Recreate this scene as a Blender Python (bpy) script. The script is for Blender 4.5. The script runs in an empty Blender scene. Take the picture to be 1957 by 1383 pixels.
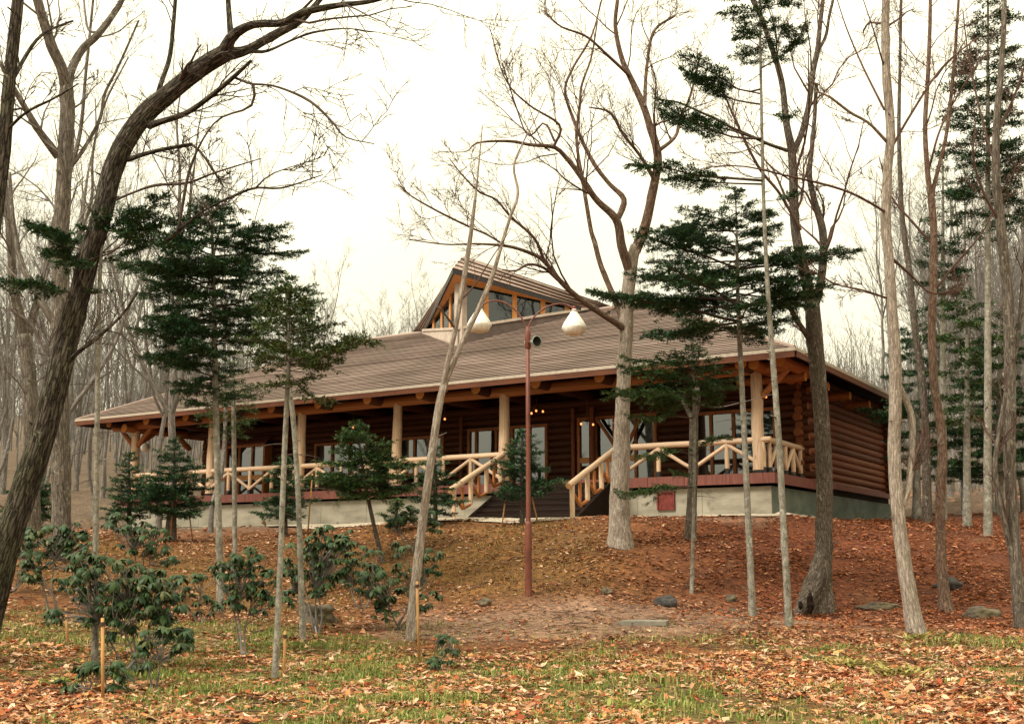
import bpy, bmesh, math, random
import numpy as np
from mathutils import Vector, Matrix, noise as mnoise

# ------------------------------------------------------------------ camera, sky, sun, exposure
sc = bpy.context.scene
COL = sc.collection
FPX, IW, IH, EYE = 2150.0, 1957.0, 1383.0, 1.5      # focal length in photo pixels, photo size, eye height
PITCH = math.atan(375.0 / FPX)
cam_d = bpy.data.cameras.new('camera')
cam = bpy.data.objects.new('camera', cam_d)
COL.objects.link(cam)
cam.location = (0, 0, EYE)
cam.rotation_euler = (math.pi / 2 + PITCH, 0, 0)
cam_d.sensor_width = 36.0
cam_d.lens = FPX / IW * 36.0
cam_d.clip_start = 0.1
cam_d.clip_end = 3000
sc.camera = cam

SUN_AZ, SUN_EL = math.radians(-124), math.radians(48)     # azimuth from +Y towards +X
world = bpy.data.worlds.new('World')
sc.world = world
world.use_nodes = True
wn, wl = world.node_tree.nodes, world.node_tree.links
wn.clear()
w_out = wn.new('ShaderNodeOutputWorld')
w_bg = wn.new('ShaderNodeBackground')
w_bg.inputs['Strength'].default_value = 0.12
w_sky = wn.new('ShaderNodeTexSky')
w_sky.sky_type = 'NISHITA'
w_sky.sun_disc = False
w_sky.sun_elevation = SUN_EL
w_sky.sun_rotation = SUN_AZ
w_sky.dust_density = 4.0
w_mix = wn.new('ShaderNodeMix'); w_mix.data_type = 'RGBA'
w_noise = wn.new('ShaderNodeTexNoise'); w_noise.inputs['Scale'].default_value = 2.6; w_noise.inputs['Detail'].default_value = 5
w_tc = wn.new('ShaderNodeTexCoord')
w_ramp = wn.new('ShaderNodeValToRGB')                        # the even cream cloud cover
w_ramp.color_ramp.elements[0].position = 0.3; w_ramp.color_ramp.elements[0].color = (4.9, 4.5, 3.2, 1)
w_ramp.color_ramp.elements[1].position = 0.7; w_ramp.color_ramp.elements[1].color = (5.6, 5.2, 3.8, 1)
wl.new(w_tc.outputs['Generated'], w_noise.inputs['Vector'])
wl.new(w_noise.outputs['Fac'], w_ramp.inputs['Fac'])
w_mix.inputs[0].default_value = 0.93
w_sep = wn.new('ShaderNodeSeparateXYZ'); wl.new(w_tc.outputs['Generated'], w_sep.inputs[0])   # overcast sky: brightest overhead
w_mr = wn.new('ShaderNodeMapRange'); w_mr.inputs[1].default_value = 0; w_mr.inputs[2].default_value = 1; w_mr.inputs[3].default_value = 1.0; w_mr.inputs[4].default_value = 2.9
wl.new(w_sep.outputs['Z'], w_mr.inputs[0])
w_mul = wn.new('ShaderNodeVectorMath'); w_mul.operation = 'SCALE'
wl.new(w_ramp.outputs['Color'], w_mul.inputs[0]); wl.new(w_mr.outputs[0], w_mul.inputs['Scale'])
wl.new(w_sky.outputs['Color'], w_mix.inputs[6])
wl.new(w_mul.outputs[0], w_mix.inputs[7])
wl.new(w_mix.outputs[2], w_bg.inputs['Color'])
wl.new(w_bg.outputs['Background'], w_out.inputs['Surface'])

sun_d = bpy.data.lights.new('sun', 'SUN')
sun_d.energy = 2.6
sun_d.angle = math.radians(14)
sun_d.color = (1.0, 0.93, 0.82)
sun = bpy.data.objects.new('sun', sun_d)
COL.objects.link(sun)
_sd = Vector((math.sin(SUN_AZ) * math.cos(SUN_EL), math.cos(SUN_AZ) * math.cos(SUN_EL), math.sin(SUN_EL)))
sun.rotation_euler = (-_sd).to_track_quat('-Z', 'Y').to_euler()
sun.location = (-20, -20, 40)

vs = sc.view_settings
vs.view_transform = 'Standard'
vs.look = 'None'
vs.exposure = 0.66
vs.gamma = 1.0
sc.cycles.max_bounces = 5
sc.cycles.diffuse_bounces = 2
sc.cycles.transparent_max_bounces = 12
sc.cycles.use_denoising = True
sc.cycles.adaptive_threshold = 0.025

# ------------------------------------------------------------------ measuring: photo pixel + distance -> place on the site
_c, _s = math.cos(PITCH), math.sin(PITCH)
def at(px, py, Y):
    x = (px - IW / 2) / FPX; y = (IH / 2 - py) / FPX
    t = Y / (_c - y * _s)
    return np.array([x * t, Y, EYE + (_s + y * _c) * t])
HU = np.array([-0.84663, 0.53218, 0.0])       # along the house front, to the far end
HV = np.array([0.53218, 0.84663, 0.0])        # from the house front to its back
HO = np.array([6.3885, 28.0, 0.0])            # front corner of the terrace
HROT = math.atan2(-0.53218, 0.84663)
def house_pt(a, b, z):
    p = HO + HU * a + HV * b
    return np.array([p[0], p[1], z])

rng = np.random.default_rng(11)
random.seed(5)

# ------------------------------------------------------------------ object helpers
def tag(o, label=None, cat=None, group=None, kind=None):
    if label: o['label'] = label
    if cat: o['category'] = cat
    if group: o['group'] = group
    if kind: o['kind'] = kind
    return o
def empty(name, loc, rz=0.0, parent=None):
    o = bpy.data.objects.new(name, None)
    COL.objects.link(o)
    o.location = loc; o.rotation_euler = (0, 0, rz); o.parent = parent
    o.empty_display_size = 0.2
    return o
def mesh_obj(name, me, mat=None, parent=None, loc=(0, 0, 0), smooth=False):
    if mat is not None and len(me.materials) == 0:
        for m in (mat if isinstance(mat, (list, tuple)) else [mat]): me.materials.append(m)
    if len(me.polygons) and name not in ('leaf_cluster',):
        sm = smooth or name in ('crown', 'far_forest', 'fallen_twigs', 'fallen_leaves', 'grass', 'dry_grass', 'blades', 'pole', 'arm')
        me.polygons.foreach_set('use_smooth', np.full(len(me.polygons), sm))
    o = bpy.data.objects.new(name, me)
    COL.objects.link(o)
    o.location = loc
    o.parent = parent
    return o
class MB:
    """collects vertices and faces of one part"""
    def __init__(s): s.v = []; s.f = []; s.n = 0; s.mi = []; s.bk = []; s.col = []
    def add(s, V, F, mi=0, bk=None, col=None):
        V = np.asarray(V, float).reshape(-1, 3)
        s.v.append(V)
        F = np.asarray(F)
        s.f.append((F + s.n, mi))
        s.bk.append(V if bk is None else bk)
        if col is not None: s.col.append(col)
        s.n += len(V)
    def mesh(s, name='mesh'):
        me = bpy.data.meshes.new(name)
        if s.n == 0: return me
        V = np.concatenate(s.v)
        me.vertices.add(len(V)); me.vertices.foreach_set('co', V.astype(np.float32).ravel())
        loops = np.concatenate([f.ravel() for f, m in s.f])
        tot = np.concatenate([np.full(len(f), f.shape[1]) for f, m in s.f])
        start = np.concatenate([[0], np.cumsum(tot)[:-1]])
        me.loops.add(len(loops)); me.loops.foreach_set('vertex_index', loops.astype(np.int32))
        me.polygons.add(len(tot)); me.polygons.foreach_set('loop_start', start.astype(np.int32))
        me.polygons.foreach_set('loop_total', tot.astype(np.int32))
        mi = np.concatenate([np.full(len(f), m) for f, m in s.f])
        me.polygons.foreach_set('material_index', mi.astype(np.int32))
        a = me.attributes.new('bk', 'FLOAT_VECTOR', 'POINT')
        a.data.foreach_set('vector', np.concatenate(s.bk).astype(np.float32).ravel())
        if s.col:
            c = np.concatenate(s.col)
            a = me.attributes.new('tint', 'FLOAT_COLOR', 'POINT')
            a.data.foreach_set('color', c.astype(np.float32).ravel())
        me.update(calc_edges=True)
        return me
    def build(s, name, mat, parent=None, loc=(0, 0, 0), smooth=False):
        return mesh_obj(name, s.mesh(name), mat, parent, loc, smooth)
    def box(s, x0, x1, y0, y1, z0, z1, mi=0):
        V = [(x, y, z) for z in (z0, z1) for y in (y0, y1) for x in (x0, x1)]
        s.add(V, [(0, 2, 3, 1), (4, 5, 7, 6), (0, 1, 5, 4), (2, 6, 7, 3), (0, 4, 6, 2), (1, 3, 7, 5)], mi)
        return s
    def prism(s, poly, d, mi=0):
        """poly: points in 3D (planar), d: extrusion vector"""
        P = np.asarray(poly, float); n = len(P); Q = P + np.asarray(d, float)
        s.add(np.concatenate([P, Q]), np.array([(i, (i + 1) % n, n + (i + 1) % n, n + i) for i in range(n)]), mi)
        V = np.concatenate([P, Q]); 
        s.add(V, np.array([list(range(n))[::-1]]), mi); s.add(V, np.array([list(range(n, 2 * n))]), mi)
        return s
    def lathe(s, prof, seg=16, mi=0, M=None):
        prof = np.asarray(prof, float); K = len(prof)
        a = np.linspace(0, 2 * np.pi, seg, endpoint=False)
        V = np.stack([prof[:, 0][:, None] * np.cos(a), prof[:, 0][:, None] * np.sin(a), np.repeat(prof[:, 1][:, None], seg, 1)], -1).reshape(-1, 3)
        if M is not None:
            M = np.array(M); V = V @ M[:3, :3].T + M[:3, 3]
        F = [(k * seg + i, k * seg + (i + 1) % seg, (k + 1) * seg + (i + 1) % seg, (k + 1) * seg + i) for k in range(K - 1) for i in range(seg)]
        s.add(V, np.array(F), mi)
        return s

def nrm(a): return a / np.maximum(np.linalg.norm(a, axis=-1, keepdims=True), 1e-9)
def tubes(mb, P, R, sides=6, rough=0.0, cap=False, mi=0, capmi=None):
    """P (N,K,3) centre lines, R (N,K) radii: closed round stems"""
    N, K, _ = P.shape
    T = nrm(np.gradient(P, axis=1))
    mean = nrm(P[:, -1] - P[:, 0])
    ax = np.eye(3)[np.argmin(np.abs(mean), axis=1)]
    A = nrm(np.cross(T, ax[:, None, :])); B = np.cross(T, A)
    th = np.linspace(0, 2 * np.pi, sides, endpoint=False)
    RR = np.repeat(R[:, :, None], sides, 2)
    if rough > 0:
        RR = RR * (1 + rough * rng.normal(size=RR.shape))
    V = P[:, :, None, :] + RR[..., None] * (np.cos(th)[None, None, :, None] * A[:, :, None, :] + np.sin(th)[None, None, :, None] * B[:, :, None, :])
    seglen = np.concatenate([np.zeros((N, 1)), np.cumsum(np.linalg.norm(np.diff(P, axis=1), axis=2), 1)], 1)
    off = rng.uniform(0, 50, (N, 1))
    bk = np.stack([RR * np.cos(th) + off[:, :, None], RR * np.sin(th), np.repeat((seglen + off)[:, :, None], sides, 2)], -1)
    base = (np.arange(N) * K * sides)[:, None, None]
    k = np.arange(K - 1)[None, :, None] * sides; i = np.arange(sides)[None, None, :]; j = (i + 1) % sides
    F = np.stack([base + k + i, base + k + j, base + k + sides + j, base + k + sides + i], -1).reshape(-1, 4)
    V = V.reshape(-1, 3)
    mb.add(V, F, mi, bk.reshape(-1, 3))
    if cap:
        n0 = mb.n - len(V)
        C = []
        for q in range(N):
            C.append([q * K * sides + x for x in range(sides)][::-1]); C.append([q * K * sides + (K - 1) * sides + x for x in range(sides)])
        mb.f.append((np.array(C) + n0, mi if capmi is None else capmi))
def resample(pts, K):
    """smooth (Catmull-Rom) line through pts -> K even points; extra columns ride along"""
    p = np.asarray(pts, float)
    if len(p) < 2: return np.repeat(p, K, 0)
    q = np.concatenate([[2 * p[0] - p[1]], p, [2 * p[-1] - p[-2]]])
    out = []
    for i in range(1, len(q) - 2):
        t = np.linspace(0, 1, 12, endpoint=False)[:, None]
        a, b, c, d = q[i - 1], q[i], q[i + 1], q[i + 2]
        out.append(0.5 * ((2 * b) + (-a + c) * t + (2 * a - 5 * b + 4 * c - d) * t ** 2 + (-a + 3 * b - 3 * c + d) * t ** 3))
    out = np.concatenate(out + [p[-1:]])
    L = np.concatenate([[0], np.cumsum(np.linalg.norm(np.diff(out[:, :3], axis=0), axis=1))])
    s = np.linspace(0, L[-1], K)
    return np.stack([np.interp(s, L, out[:, c]) for c in range(out.shape[1])], 1)
def spawn(P, L, R, n, tmin=0.2, tmax=1.0, ang=(0.5, 1.0), ratio=(0.35, 0.6), rr=0.6, up=0.25, wig=0.25, K=5, rmin=0.002, g=None):
    g = rng if g is None else g
    N, K0, _ = P.shape
    idx = np.repeat(np.arange(N), n); M = len(idx)
    t = g.uniform(tmin, tmax, M)
    fk = t * (K0 - 1); k = np.minimum(fk.astype(int), K0 - 2); fr = (fk - k)[:, None]
    p0 = P[idx, k] * (1 - fr) + P[idx, k + 1] * fr
    tan = nrm(P[idx, k + 1] - P[idx, k])
    rnd = nrm(g.normal(size=(M, 3)))
    perp = nrm(np.cross(tan, rnd))
    al = g.uniform(ang[0], ang[1], M)[:, None]
    d = nrm(np.cos(al) * tan + np.sin(al) * perp + np.array([0, 0, up]))
    L2 = L[idx] * g.uniform(ratio[0], ratio[1], M) * (1.15 - 0.55 * t)
    r0 = R[idx, k] * (1 - fr[:, 0]) + R[idx, k + 1] * fr[:, 0]
    r2 = np.maximum(r0 * rr * g.uniform(0.7, 1.0, M), rmin)
    out = np.zeros((M, K, 3)); out[:, 0] = p0
    for q in range(1, K):
        d = nrm(d + wig * g.normal(size=(M, 3)) + np.array([0, 0, up * 0.25]))
        out[:, q] = out[:, q - 1] + d * (L2 / (K - 1))[:, None]
    prof = np.linspace(1, 0.3, K)
    return out, L2, np.maximum(r2[:, None] * prof, rmin * 0.7)
# ------------------------------------------------------------------ materials
def mat_new(name):
    m = bpy.data.materials.new(name); m.use_nodes = True
    nt = m.node_tree; b = nt.nodes['Principled BSDF']
    b.inputs['Specular IOR Level'].default_value = 0.25
    return m, nt.nodes, nt.links, b
def _coord(N, L, kind, scale):
    if kind == 'bk':
        a = N.new('ShaderNodeAttribute'); a.attribute_name = 'bk'; src = a.outputs['Vector']
    else:
        a = N.new('ShaderNodeTexCoord'); src = a.outputs[kind]
    mp = N.new('ShaderNodeMapping'); mp.inputs['Scale'].default_value = scale
    L.new(src, mp.inputs['Vector'])
    return mp.outputs['Vector']
def _ramp(N, cols, lo=0.3, hi=0.7):
    r = N.new('ShaderNodeValToRGB'); e = r.color_ramp.elements
    while len(e) < len(cols): e.new(0.5)
    for i, c in enumerate(cols):
        e[i].position = lo + (hi - lo) * i / (len(cols) - 1); e[i].color = (*c, 1)
    return r
def noise_mat(name, cols, scale=(1, 1, 1), nscale=6.0, detail=5, rough=0.85, bump=0.3, coord='Object', lo=0.32, hi=0.68, bdist=0.02, rand=0.0, second=None, spec=0.25, spots=None):
    """noise-coloured rough surface; second=(colour, scale, amount) adds broad stains, spots = lichen flecks"""
    m, N, L, b = mat_new(name)
    v = _coord(N, L, coord, scale)
    n = N.new('ShaderNodeTexNoise'); n.inputs['Scale'].default_value = nscale; n.inputs['Detail'].default_value = detail; n.inputs['Roughness'].default_value = 0.62
    L.new(v, n.inputs['Vector'])
    r = _ramp(N, cols, lo, hi); L.new(n.outputs['Fac'], r.inputs['Fac'])
    col = r.outputs['Color']
    if second:
        c2, s2, am = second
        v2 = _coord(N, L, coord, (1, 1, 1))
        n2 = N.new('ShaderNodeTexNoise'); n2.inputs['Scale'].default_value = s2; n2.inputs['Detail'].default_value = 4
        L.new(v2, n2.inputs['Vector'])
        mr = N.new('ShaderNodeMapRange'); mr.inputs[1].default_value = 0.45; mr.inputs[2].default_value = 0.7; mr.inputs[4].default_value = am
        L.new(n2.outputs['Fac'], mr.inputs[0])
        mx = N.new('ShaderNodeMix'); mx.data_type = 'RGBA'; L.new(mr.outputs[0], mx.inputs[0]); L.new(col, mx.inputs[6]); mx.inputs[7].default_value = (*c2, 1)
        col = mx.outputs[2]
    if spots:
        c3, s3, th = spots
        v3 = _coord(N, L, coord, (1, 1, 0.8))
        n3 = N.new('ShaderNodeTexNoise'); n3.inputs['Scale'].default_value = s3; n3.inputs['Detail'].default_value = 3
        L.new(v3, n3.inputs['Vector'])
        mr = N.new('ShaderNodeMapRange'); mr.inputs[1].default_value = th; mr.inputs[2].default_value = th + 0.06
        L.new(n3.outputs['Fac'], mr.inputs[0])
        mx = N.new('ShaderNodeMix'); mx.data_type = 'RGBA'; L.new(mr.outputs[0], mx.inputs[0]); L.new(col, mx.inputs[6]); mx.inputs[7].default_value = (*c3, 1)
        col = mx.outputs[2]
    if rand > 0:
        oi = N.new('ShaderNodeObjectInfo'); mr = N.new('ShaderNodeMapRange'); mr.inputs[3].default_value = 1 - rand; mr.inputs[4].default_value = 1 + rand
        L.new(oi.outputs['Random'], mr.inputs[0])
        hs = N.new('ShaderNodeHueSaturation'); L.new(mr.outputs[0], hs.inputs['Value']); L.new(col, hs.inputs['Color']); col = hs.outputs['Color']
    L.new(col, b.inputs['Base Color'])
    b.inputs['Roughness'].default_value = rough
    b.inputs['Specular IOR Level'].default_value = spec
    if bump:
        bp = N.new('ShaderNodeBump'); bp.inputs['Strength'].default_value = bump; bp.inputs['Distance'].default_value = bdist
        L.new(n.outputs['Fac'], bp.inputs['Height']); L.new(bp.outputs['Normal'], b.inputs['Normal'])
    return m
def tint_mat(name, rough=0.8, trans=0.0, spec=0.2, nscale=0, attr='tint'):
    """colour carried by each leaf or blade"""
    m, N, L, b = mat_new(name)
    a = N.new('ShaderNodeAttribute'); a.attribute_name = attr
    L.new(a.outputs['Color'], b.inputs['Base Color'])
    b.inputs['Roughness'].default_value = rough; b.inputs['Specular IOR Level'].default_value = spec
    if trans:
        t = N.new('ShaderNodeBsdfTranslucent'); L.new(a.outputs['Color'], t.inputs['Color'])
        mx = N.new('ShaderNodeMixShader'); mx.inputs[0].default_value = trans
        o = N['Material Output']; L.new(b.outputs[0], mx.inputs[1]); L.new(t.outputs[0], mx.inputs[2]); L.new(mx.outputs[0], o.inputs['Surface'])
    return m
def plain(name, col, rough=0.5, metal=0.0, spec=0.4, emit=None):
    m, N, L, b = mat_new(name)
    n = N.new('ShaderNodeTexNoise'); n.inputs['Scale'].default_value = 9; n.inputs['Detail'].default_value = 4
    v = _coord(N, L, 'Object', (1, 1, 1)); L.new(v, n.inputs['Vector'])
    r = _ramp(N, [tuple(c * 0.82 for c in col), tuple(min(1, c * 1.15) for c in col)]); L.new(n.outputs['Fac'], r.inputs['Fac'])
    L.new(r.outputs['Color'], b.inputs['Base Color'])
    b.inputs['Roughness'].default_value = rough; b.inputs['Metallic'].default_value = metal; b.inputs['Specular IOR Level'].default_value = spec
    if emit:
        b.inputs['Emission Color'].default_value = (*emit[0], 1); b.inputs['Emission Strength'].default_value = emit[1]
    return m

M = {}
def bark_mat(name, cols, xy, z, crack, crack_col, lichen=None, moss=None, bump=1.0):
    """trunk-following bark: stretched plates, cracks between them, fine grain, lichen flecks"""
    m, N, L, b = mat_new(name)
    def nz(scale, sc, det, rgh=.6):
        v = _coord(N, L, 'bk', scale); n = N.new('ShaderNodeTexNoise'); n.inputs['Scale'].default_value = sc; n.inputs['Detail'].default_value = det; n.inputs['Roughness'].default_value = rgh
        n.inputs['Distortion'].default_value = .6; L.new(v, n.inputs['Vector']); return n.outputs['Fac']
    plates = nz((xy, xy, z), 1.0, 6, .65); fine = nz((45, 45, 20), 1.0, 4, .7); broad = nz((1.5, 1.5, .8), 1.0, 4)
    r = _ramp(N, cols, .3, .7); L.new(plates, r.inputs['Fac']); col = r.outputs['Color']
    def over(col, fac, c):
        mx = N.new('ShaderNodeMix'); mx.data_type = 'RGBA'; L.new(fac, mx.inputs[0]); L.new(col, mx.inputs[6]); mx.inputs[7].default_value = (*c, 1); return mx.outputs[2]
    def rng_(src, a, b_, lo, hi):
        q = N.new('ShaderNodeMapRange'); q.inputs[1].default_value = a; q.inputs[2].default_value = b_; q.inputs[3].default_value = lo; q.inputs[4].default_value = hi; L.new(src, q.inputs[0]); return q.outputs[0]
    hsv = N.new('ShaderNodeHueSaturation'); L.new(col, hsv.inputs['Color']); L.new(rng_(fine, .25, .75, .55, 1.45), hsv.inputs['Value']); col = hsv.outputs['Color']
    if moss: col = over(col, rng_(broad, .5, .68, 0, .6), moss)
    v = _coord(N, L, 'bk', (xy * 1.15, xy * 1.15, z * .7)); vo = N.new('ShaderNodeTexVoronoi'); vo.feature = 'DISTANCE_TO_EDGE'; vo.inputs['Scale'].default_value = 1.0
    ad = N.new('ShaderNodeVectorMath'); ad.operation = 'ADD'; nn = N.new('ShaderNodeTexNoise'); nn.inputs['Scale'].default_value = 2.0; L.new(v, nn.inputs['Vector']); L.new(v, ad.inputs[0]); L.new(nn.outputs['Color'], ad.inputs[1]); L.new(ad.outputs[0], vo.inputs['Vector'])
    if crack: col = over(col, rng_(vo.outputs['Distance'], .0, .16, crack, 0), crack_col)
    if lichen: col = over(col, rng_(nz((7, 7, 5), 1.0, 5, .7), .6, .66, 0, .85), lichen)
    L.new(col, b.inputs['Base Color']); b.inputs['Roughness'].default_value = .95; b.inputs['Specular IOR Level'].default_value = .15
    ma = N.new('ShaderNodeMath'); ma.operation = 'ADD'; L.new(rng_(vo.outputs['Distance'], 0, .2, 0, crack), ma.inputs[0]); L.new(plates, ma.inputs[1])
    mb_ = N.new('ShaderNodeMath'); mb_.operation = 'MULTIPLY_ADD'; L.new(fine, mb_.inputs[0]); mb_.inputs[1].default_value = .4; L.new(ma.outputs[0], mb_.inputs[2])
    bp = N.new('ShaderNodeBump'); bp.inputs['Strength'].default_value = bump; bp.inputs['Distance'].default_value = .02; L.new(mb_.outputs[0], bp.inputs['Height']); L.new(bp.outputs['Normal'], b.inputs['Normal'])
    return m
M['bark_dark'] = bark_mat('furrowed_dark_bark', [(.03, .024, .019), (.088, .073, .058), (.175, .15, .122)], 24, 5, .95, (.01, .007, .005), (.2, .19, .13), (.085, .085, .045))
M['bark_wood'] = bark_mat('hazed_grey_wood_bark', [(.11, .098, .088), (.21, .19, .172), (.31, .285, .26)], 14, 4, .5, (.07, .055, .045), (.38, .36, .31), (.14, .115, .09))  # grey bark lightened in colour to stand in for distance haze
M['bark_grey'] = bark_mat('grey_bark', [(.075, .062, .05), (.17, .145, .12), (.27, .235, .195)], 18, 4, .6, (.035, .027, .02), (.33, .32, .26), (.1, .08, .055))
M['bark_brown'] = bark_mat('brown_bark', [(.06, .047, .038), (.14, .115, .094), (.23, .195, .16)], 22, 9, .6, (.024, .018, .014), (.3, .285, .235), (.1, .085, .055))
M['bark_red'] = bark_mat('reddish_brown_bark', [(.09, .055, .04), (.19, .125, .092), (.27, .19, .145)], 20, 7, .5, (.035, .02, .014), (.3, .27, .22), (.12, .09, .06))
M['bark_pale'] = bark_mat('pale_furrowed_bark', [(.2, .165, .135), (.34, .29, .24), (.45, .395, .335)], 26, 5, .55, (.1, .07, .05), (.42, .4, .34), (.16, .12, .085), .8)
M['bark_fir'] = bark_mat('grey_green_fir_bark', [(.12, .108, .085), (.225, .21, .175), (.33, .32, .27)], 10, 9, .25, (.05, .042, .033), (.38, .38, .32), (.1, .1, .065), .6)
M['twig'] = noise_mat('reddish_twig', [(.05, .025, .019), (.13, .075, .056)], (3, 3, 1), 2, 3, .9, 0, 'bk')
M['twig_grey'] = noise_mat('grey_twig', [(.11, .1, .092), (.24, .22, .2)], (3, 3, 1), 2, 3, .9, 0, 'bk')  # lightened to stand in for haze over the far wood; nearer twigs share it
M['twig_dark'] = noise_mat('dark_twig', [(.03, .02, .016), (.1, .072, .055)], (3, 3, 1), 2, 3, .9, 0, 'bk')
M['needle'] = tint_mat('fir_needles', .6, 0, .2)
M['rhodo'] = tint_mat('glossy_evergreen_leaf', .5, 0, .25)
M['leaf'] = tint_mat('dead_leaf', .8, .15, .15)
M['blade'] = tint_mat('grass_blade', .75, .25, .15)
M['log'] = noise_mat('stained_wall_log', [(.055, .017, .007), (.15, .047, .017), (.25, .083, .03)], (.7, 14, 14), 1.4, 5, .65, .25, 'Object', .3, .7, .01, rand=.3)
M['log_shaded'] = noise_mat('shade_darkened_porch_log', [(.02, .007, .003), (.055, .018, .007), (.11, .037, .013)], (.7, 14, 14), 1.4, 5, .65, .25, 'Object', .3, .7, .01, rand=.3)  # darker copy of the wall log, porch shade put into its colour
M['log_end_dark'] = noise_mat('weathered_log_end', [(.1, .032, .01), (.22, .075, .022)], (30, 3, 3), 2.2, 3, .75, .2, 'Object', rand=.2)
M['log_end'] = noise_mat('log_end_grain', [(.42, .16, .04), (.6, .27, .085), (.48, .19, .055)], (30, 3, 3), 2.2, 3, .75, .2, 'Object', .3, .7, .01, rand=.15)
M['peeled'] = noise_mat('peeled_pale_log', [(.33, .2, .115), (.56, .39, .255), (.68, .52, .37)], (1.2, 12, 12), 1.3, 6, .65, .3, 'Object', .3, .7, .01, rand=.16, second=((.38, .3, .23), 1.4, .5), spots=((.22, .11, .055), 4.5, .64))
M['peeled_end'] = noise_mat('peeled_log_end', [(.5, .26, .1), (.62, .36, .16)], (3, 3, 3), 2, 3, .7, .1, 'Object')
M['beam'] = noise_mat('orange_beam_log', [(.18, .06, .017), (.34, .125, .038), (.44, .185, .062)], (.5, 9, 9), 1.3, 5, .6, .2, 'Object', .3, .7, .01, rand=.15)
M['dark_wood'] = noise_mat('dark_stained_wood', [(.009, .006, .0045), (.026, .014, .01)], (1, 8, 8), 2, 4, .8, .2, 'Object', rand=.2, spec=.1)
M['frame'] = noise_mat('window_frame_wood', [(.2, .07, .022), (.36, .14, .045)], (3, 3, 1), 4, 4, .55, .1, 'Object', rand=.15)
M['frame_light'] = noise_mat('lantern_frame_wood', [(.45, .19, .055), (.6, .28, .09)], (3, 3, 1), 4, 4, .55, .1, 'Object', rand=.12)
M['roof'] = noise_mat('brown_metal_roof_course', [(.2, .142, .118), (.28, .205, .17), (.34, .26, .22)], (.5, 1.6, 1.6), 1.0, 7, .6, .12, 'Object', .3, .7, .01, rand=.2, spec=.3, second=((.13, .1, .075), .35, .6))
M['roof_edge'] = plain('roof_edge_flashing', (.4, .335, .27), .5)
M['fascia'] = noise_mat('brown_fascia_board', [(.07, .022, .01), (.14, .045, .018)], (.6, 6, 6), 2, 4, .6, .1)
M['roof_dark'] = plain('dark_fascia_metal', (.016, .014, .014), .45)
M['under'] = plain('roof_underlay', (.03, .018, .014), .8)
M['flash'] = noise_mat('pale_flashing', [(.36, .29, .24), (.52, .44, .37)], (1, 1, 1), 3, 4, .6, .1)
M['apron'] = noise_mat('brown_apron_flashing', [(.055, .04, .034), (.1, .072, .06)], (1, 1, 1), 3, 4, .55, .1)
M['concrete'] = noise_mat('foundation_concrete', [(.2, .18, .14), (.31, .28, .22), (.38, .345, .275)], (.9, .9, 2.2), 1.6, 8, .9, .25, 'Object', .3, .7, .01, second=((.17, .165, .125), .45, .75), spots=((.15, .14, .1), 1.6, .66))
M['damp_shaded'] = noise_mat('shaded_algae_concrete', [(.07, .085, .068), (.12, .14, .115), (.17, .185, .15)], (.9, .9, 1.6), 1.8, 8, .85, .25, 'Object', .3, .7, .01, second=((.06, .075, .05), .5, .7))  # algae green with the end wall's shade mixed into the colour
M['deck'] = noise_mat('red_brown_deck', [(.11, .038, .03), (.2, .07, .052)], (12, 12, .6), 1.6, 4, .65, .25, 'Object')
M['vent'] = noise_mat('dark_red_plate', [(.09, .015, .012), (.2, .04, .03)], (1, 1, 1), 9, 4, .6, .5)
M['shoe'] = plain('black_iron_shoe', (.012, .012, .013), .5)
M['rust_post'] = noise_mat('rust_brown_paint', [(.085, .022, .013), (.15, .042, .025), (.19, .066, .042)], (1, 1, .4), 5, 5, .5, .1, 'Object', spec=.4)
M['white_glass'] = plain('white_lamp_glass', (.86, .84, .77), .35)
M['horn'] = plain('grey_green_horn', (.25, .32, .27), .45)
M['horn_in'] = plain('horn_throat', (.012, .014, .014), .7)
M['bulb'] = plain('lit_bulb', (.9, .4, .15), .4, emit=((1.0, .3, .09), 1.6))
M['lamp_metal'] = plain('lamp_brass', (.12, .06, .03), .4, .5)
M['stake'] = noise_mat('yellow_wood_stake', [(.3, .15, .05), (.44, .25, .1)], (6, 6, 1), 3, 3, .7, .1, 'Object', rand=.15)
M['tie'] = plain('dark_twine', (.05, .03, .02), .9)
M['rock'] = noise_mat('mossy_rock', [(.03, .026, .02), (.1, .082, .06), (.18, .145, .105)], (1, 1, 1), 5, 7, .92, .7, 'Object', .3, .7, .05, second=((.1, .09, .035), 2.2, .6))
M['rock_dark'] = noise_mat('dark_rock', [(.025, .025, .025), (.08, .075, .07)], (1, 1, 1), 5, 7, .9, .7, 'Object', bdist=.05)
M['slab'] = noise_mat('grey_slab', [(.16, .15, .125), (.27, .245, .2)], (1, 1, 1), 6, 6, .9, .3)
M['gravel'] = noise_mat('pale_gravel', [(.2, .16, .11), (.42, .36, .28), (.52, .47, .38)], (1, 1, 1), 26, 4, .95, .6, bdist=.03)

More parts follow.
